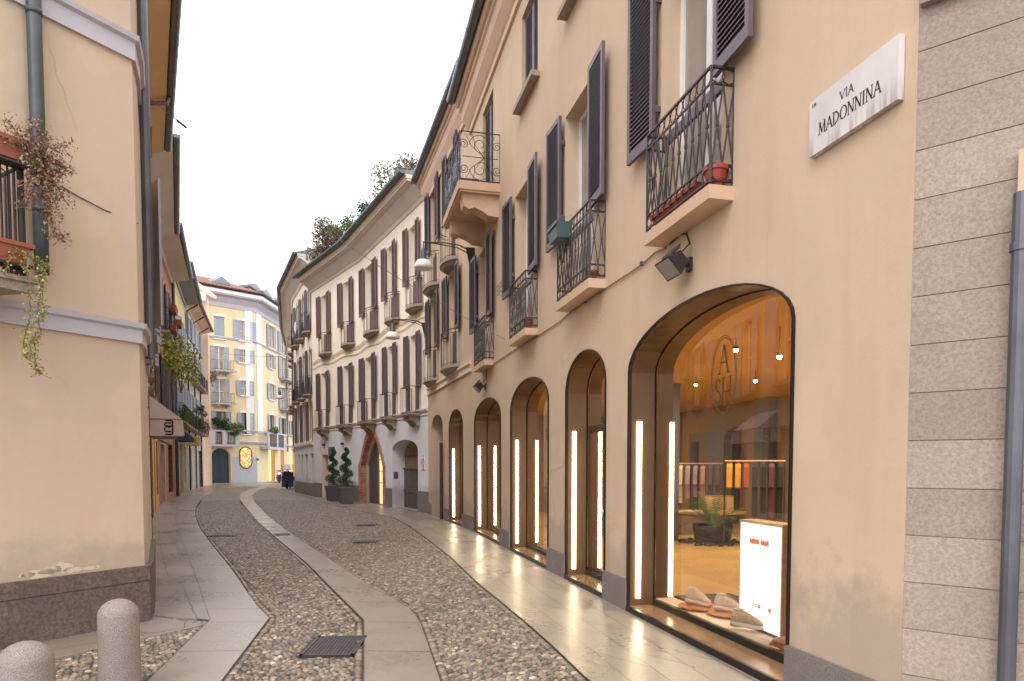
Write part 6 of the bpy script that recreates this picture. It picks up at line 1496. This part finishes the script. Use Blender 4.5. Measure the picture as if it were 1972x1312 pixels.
def wire(name, lab, a, b, sag, r=.006, n=24, clamp=None):
    a, b = np.array(a, float), np.array(b, float); T = thing(name, lab, 'cable', tuple(a)); m = MB(); pts = [a + (b - a) * k / n - up * sag * 4 * (k / n) * (1 - k / n) for k in range(n + 1)]
    m.tube(pts, r, 4); m.build('wire', M['pipe'], T)
    if clamp is not None:
        m = MB(); c = pts[clamp]; c2 = pts[clamp + 1]; m.tube([c, c + (c2 - c) * .6], .022, 5); m.tube([c + np.array((-.05, 0, .08)), c + np.array((.03, 0, -.06))], .008, 4); m.build('clamp', M['iron'], T)
wire('overhead_wire', 'thin wire sagging across the sky from the ochre house to the cream shop wall', FL2.pos(3.0, 8.3, .05), FA.pos(*FA.inv(975, 655, .02), .02), .25, clamp=2)
wire('overhead_wire', 'thin wire strung between the far curved house and the yellow house', FD.pos(6.0, 8.2, .3), FE.pos(1.0, 12.6, .1), .3, .012)
# rooftop shrubs on the curved block
def roofplant(lab, px, py, dp, rad, n, mat, seed, size=.07):
    c = ATZ(px, py, dp); return bush('rooftop_shrub', lab, c, rad, n, mat, size, seed=seed)
roofplant('reddish airy shrub on the roof terrace nearest the cream town house', 762, 358, 29, (1.3, 1.8, 1.35), 5200, 'leafr', 31, .06)
roofplant('sparse green shrub on the roof edge left of the tallest one', 722, 402, 30.5, (.9, 1.4, .95), 2200, 'leafd', 32, .06)
roofplant('reddish brown shrub on the roof terrace above the middle of the curved block', 640, 472, 35, (1.3, 1.8, 1.15), 4200, 'leafr', 33, .07)
roofplant('yellow green shrub beside the reddish one on the roof terrace', 672, 452, 34, (.9, 1.4, .9), 2200, 'leafg', 34, .06)
# things along the curved block
def topiary(lab, px, py):
    p = np.array((*G(px, py), 0.)); T = thing('spiral_topiary', lab, 'topiary', tuple(p), 'spiral topiaries in square pots'); F = frame(p[0], p[1], .5)
    m = MB(); o, t, n = F; Q = lambda a, b, c: o + a * t + b * n + c * up; m.hexa([Q(-.25, -.25, .06), Q(.25, -.25, .06), Q(.25, .25, .06), Q(-.25, .25, .06), Q(-.31, -.31, .72), Q(.31, -.31, .72), Q(.31, .31, .72), Q(-.31, .31, .72)]); m.box(F, -.33, .33, -.33, .33, .66, .73)
    for a in (-.2, .2):
        for b in (-.2, .2): m.lathe(tuple(Q(a, b, .0)), [(.03, 0.0), (.03, .06)], 6)
    m.build('pot', M['doorD2'], T); m = MB(); m.tube([Q(0, 0, .7), Q(.03, 0, 1.4), Q(0, .02, 2.25)], .025, 6); m.build('stem', M['twig'], T); cen = []; r = np.random.default_rng(px)
    for k in range(90):
        u = k / 89; a = u * 2 * math.pi * 3.2; rr = .20 * (1 - .75 * u); c = Q(rr * math.cos(a), rr * math.sin(a), .84 + 1.55 * u); cen.append(blob(c, np.array((1, 1, .75)) * (.25 * (1 - .62 * u)), 60, k, .3))
    f = MB(); leaves(f, np.concatenate(cen), .026, seed=px); f.build('foliage', M['leafd'], T)
M['doorD2'] = paint('slate_planter', C(84, 84, 90), .6, .1)
topiary('spiral topiary in a slate pot, the left of the pair by the brick portal', 642, 966); topiary('spiral topiary in a slate pot, the right of the pair by the brick portal', 667, 971)
def wall_box(name, lab, cat, fac, x0, x1, y0, y1, mat, dep=.05, rim=None):
    a, b = fac.inv(x0, (y0 + y1) / 2)[0], fac.inv(x1, (y0 + y1) / 2)[0]; h1 = fac.inv((x0 + x1) / 2, y0)[1]; h0 = fac.inv((x0 + x1) / 2, y1)[1]; T = thing(name, lab, cat, fac.pos((a + b) / 2, h0, 0)); m = MB(); m.ft(fac, min(a, b), max(a, b), .004, dep, h0, h1); m.build('plate', M[mat], T)
    m = MB(); k = .02; m.ft(fac, min(a, b) + k, max(a, b) - k, dep, dep + .006, h0 + k, h1 - k); m.build('face', M[rim or mat], T); return T, min(a, b), max(a, b), h0, h1
wall_box('wall_plate', 'dark square plate on the grey wall above the left topiary', 'sign', FC, 634, 645, 861, 876, 'doorD2')
wall_box('wall_lantern', 'small white wall lantern under the string course of the curved block', 'lamp', FC, 623.5, 626.5, 840, 852, 'lampw', .12, 'lampw')
wall_box('spot_bracket', 'small dark spotlight under the white wall lantern', 'spotlight', FC, 624, 626.5, 855, 859, 'iron', .12)
wall_box('spot_bracket', 'small dark spotlight between the two shop openings of the curved block', 'spotlight', FC, 660, 662.5, 853, 857, 'iron', .12)
wall_box('intercom', 'grey intercom box in the arched garage reveal', 'intercom', FC, 761, 767, 909, 922, 'pipe', .06)
T, a, b, h0, h1 = wall_box('no_parking_sign', 'narrow white sign with red ring beside the garage arch', 'sign', FC, 812, 819, 875, 906, 'white', .012)
M['red'] = paint('red_sign_paint', C(190, 60, 60)); m = MB(); o, t, n = FC.fr((a + b) / 2, (h0 + h1) / 2, .019); m.ring(o, t, up, (b - a) * .36, .014, 16, 4); m.tube([o - t * (b - a) * .22 + up * .07, o + t * (b - a) * .22 - up * .07], .012, 4)
for z in (.2, .25, -.16, -.21, -.25): m.box((o, t, n), -(b - a) * .3, (b - a) * .3, 0, .004, z - .008, z + .008)
m.build('red_ring', M['red'], T)
wall_box('numbered_plaque', 'dark number plaque on the yellow house grey dado', 'sign', FE, 493, 498, 883, 887, 'iron', .06)
# scooters
def scooter(lab, px, py, ang, sc, body, light=False, cover=False):
    p = np.array((*G(px, py), 0.)); T = thing('motor_scooter', lab, 'scooter', tuple(p), 'scooters parked at the end of the street'); F = frame(p[0], p[1], ang); o, t, n = F; Q = lambda a, b, c: o + sc * (a * t + b * n + c * up)
    for a in (-.62, .62):
        m = MB(); m.ring(Q(a, 0, .24), t, up, .19 * sc, .055 * sc, 18, 8); m.tube([Q(a, -.05, .24), Q(a, .05, .24)], .10 * sc, 10); m.build('wheel', M['black'], T, smooth=True)
    m = MB(); st = [(-.85, .05, .45, .55), (-.75, .16, .38, .72), (-.4, .19, .30, .80), (-.1, .17, .26, .74), (.05, .15, .2, .36), (.25, .15, .2, .34), (.38, .2, .22, .7), (.5, .2, .35, .98), (.6, .12, .45, 1.05)]; base_ = len(m.v); K_ = 12
    for x, w_, z0, z1 in st:
        for k in range(K_): a = 2 * math.pi * k / K_; m.v.append(tuple(Q(x, 1.45 * w_ * math.cos(a), (z0 + z1) / 2 + (z1 - z0) / 2 * math.sin(a))))
    for i in range(len(st) - 1):
        for k in range(K_): q = base_ + i * K_ + k; q2 = base_ + i * K_ + (k + 1) % K_; m.f.append((q, q2, q2 + K_, q + K_)); m.mi.append(0)
    m.build('body', body, T, smooth=True); m = MB(); m.tube([Q(.52, 0, .95), Q(.46, 0, 1.08)], .04 * sc, 8); m.tube([Q(.46, -.32, 1.1), Q(.5, 0, 1.05), Q(.46, .32, 1.1)], .02 * sc, 6)
    for k in (-1, 1): m.tube([Q(.46, .24 * k, 1.1), Q(.5, .3 * k, 1.28)], .01 * sc, 5); m.lathe(tuple(Q(.5, .3 * k, 1.28)), [(0, -.04), (.05, -.03), (.055, .03), (0, .04)], 8)
    m.build('handlebar', M['iron'], T); m = MB(); m.lathe(tuple(Q(-.35, 0, .78)), [(.2 * sc, 0), (.2 * sc, .06), (.12 * sc, .1), (0, .1)], 14); m.build('saddle', M['black'], T, smooth=True)
    m = MB(); m.lathe(tuple(Q(.62, 0, .98)), [(0, -.07 * sc), (.07 * sc, -.04 * sc), (.07 * sc, .04 * sc), (0, .07 * sc)], 10); m.build('headlight', M['spotw'] if light else M['lampw'], T, smooth=True)
    m = MB(); m.hexa([Q(.5, -.2, 1.05), Q(.5, .2, 1.05), Q(.52, .2, 1.06), Q(.52, -.2, 1.06), Q(.38, -.17, 1.34), Q(.38, .17, 1.34), Q(.4, .17, 1.34), Q(.4, -.17, 1.34)]); m.build('windscreen', M['glassC'], T)
    if cover:
        m = MB()
        for k in range(-3, 4):
            m.face([Q(.5, .27 * k / 3.2, .95), Q(.55, .27 * (k + 1) / 3.2, .95), Q(.72, .3 * (k + 1) / 3.2, .1), Q(.72, .3 * k / 3.2, .1)])
        m.build('leg_cover', GCN, T)
M['spotw'] = emit('white_headlamp', (1, .97, .92, 1), 8.0); GCN = paint('navy_leg_cover', C(48, 52, 84), .8, .2)
scooter('scooter with navy leg cover and windscreen parked against the curved row', 556, 941, R(-80), 1.3, paint('black_scooter', C(56, 54, 60), .3), cover=True)
scooter('smaller scooter with lit headlight beyond the covered one, by the yellow house', 538, 931, R(-70), .95, paint('mauve_scooter', C(130, 110, 140), .35), light=True)
# pots on the french balconies
def pot(lab, c, r, h, mat='terra', plant=False):
    T = thing('flower_pot', lab, 'flower pot', tuple(c)); m = MB(); m.lathe(tuple(c), [(0, 0), (r * .7, 0), (r * .95, h * .8), (r * 1.08, h * .8), (r * 1.08, h), (r * .95, h), (r * .9, h * .9), (0, h * .88)], 18); m.build('pot', M[mat], T, smooth=False)
    m = MB(); m.lathe(tuple(c), [(0, h * .89), (r * .88, h * .9)], 14); m.build('soil', M['iron'], T); return T
p = lambda x, y, d: FA.pos(FA.inv(x, y, d)[0], SLAB_H + .002, d)
pot('large red plastic pot at the near end of the nearest french balcony', p(1378, 350, .11), .095, .17, 'terraR')
q1 = FA.inv(1300, 400, .15)[0]; T = planter('planter', 'long red trough behind the railing foot of the nearest french balcony', FA.fr(q1, SLAB_H + .002, .11), .85, .14, .14, 'terraR')
pot('terracotta pot at the near end of the second french balcony', p(1140, 540, .11), .07, .13, 'terra')
pot('terracotta pot at the near end of the third french balcony', p(1017, 600, .11), .075, .2, 'terra')
q1 = FA.inv(1080, 465, .30)[0]; h1_ = FA.inv(1080, 465, .30)[1]
planter('planter', 'green plastic window box hooked on the far end of the second french balcony rail', FA.fr(q1, h1_, .32), .42, .2, .19, 'green_pl', cat='planter')
T = thing('wire_basket', 'empty wire basket hooked on the far end of the third french balcony rail', 'basket', FA.pos(*FA.inv(972, 565, .3), .3)); o, t, n = FA.fr(FA.inv(972, 560, .3)[0], FA.inv(972, 565, .3)[1], .3); m = MB()
for z in (0, .08, .16): m.tube([o + a * t + b * n + z * up for a, b in ((-.2, -.08), (.2, -.08), (.2, .1), (-.2, .1), (-.2, -.08))], .004, 4)
m.build('rim_wire', M['iron'], T); m = MB()
for a in np.linspace(-.2, .2, 6): m.tube([o + a * t - .08 * n + .16 * up, o + a * t - .08 * n, o + a * t + .1 * n, o + a * t + .1 * n + .16 * up], .003, 3)
m.build('bars', M['iron'], T)
# laundry on the far house, a board outside the left shops
T = thing('white_cloth', 'white cloth hung out over a far balcony rail', 'cloth', FD.pos(3.3, 9.0, .5)); m = MB(); F = FD.fr(3.3, 8.75, .4); N_ = 6
for k in range(N_): m.face([tuple(F[0] + a * F[1] + b * F[2] + c * up) for a, b, c in ((-.3 + k * .1, .02 * (k % 2), .95), (-.2 + k * .1, .02 * ((k + 1) % 2), .95), (-.2 + k * .1, .05, .3 + .06 * k), (-.3 + k * .1, .03, .24 + .06 * k))])
m.build('cloth', M['winf'], T); m = MB(); m.tube([tuple(F[0] - .32 * F[1] + .96 * up), tuple(F[0] + .32 * F[1] + .96 * up)], .012, 4); m.build('line', M['pipe'], T)
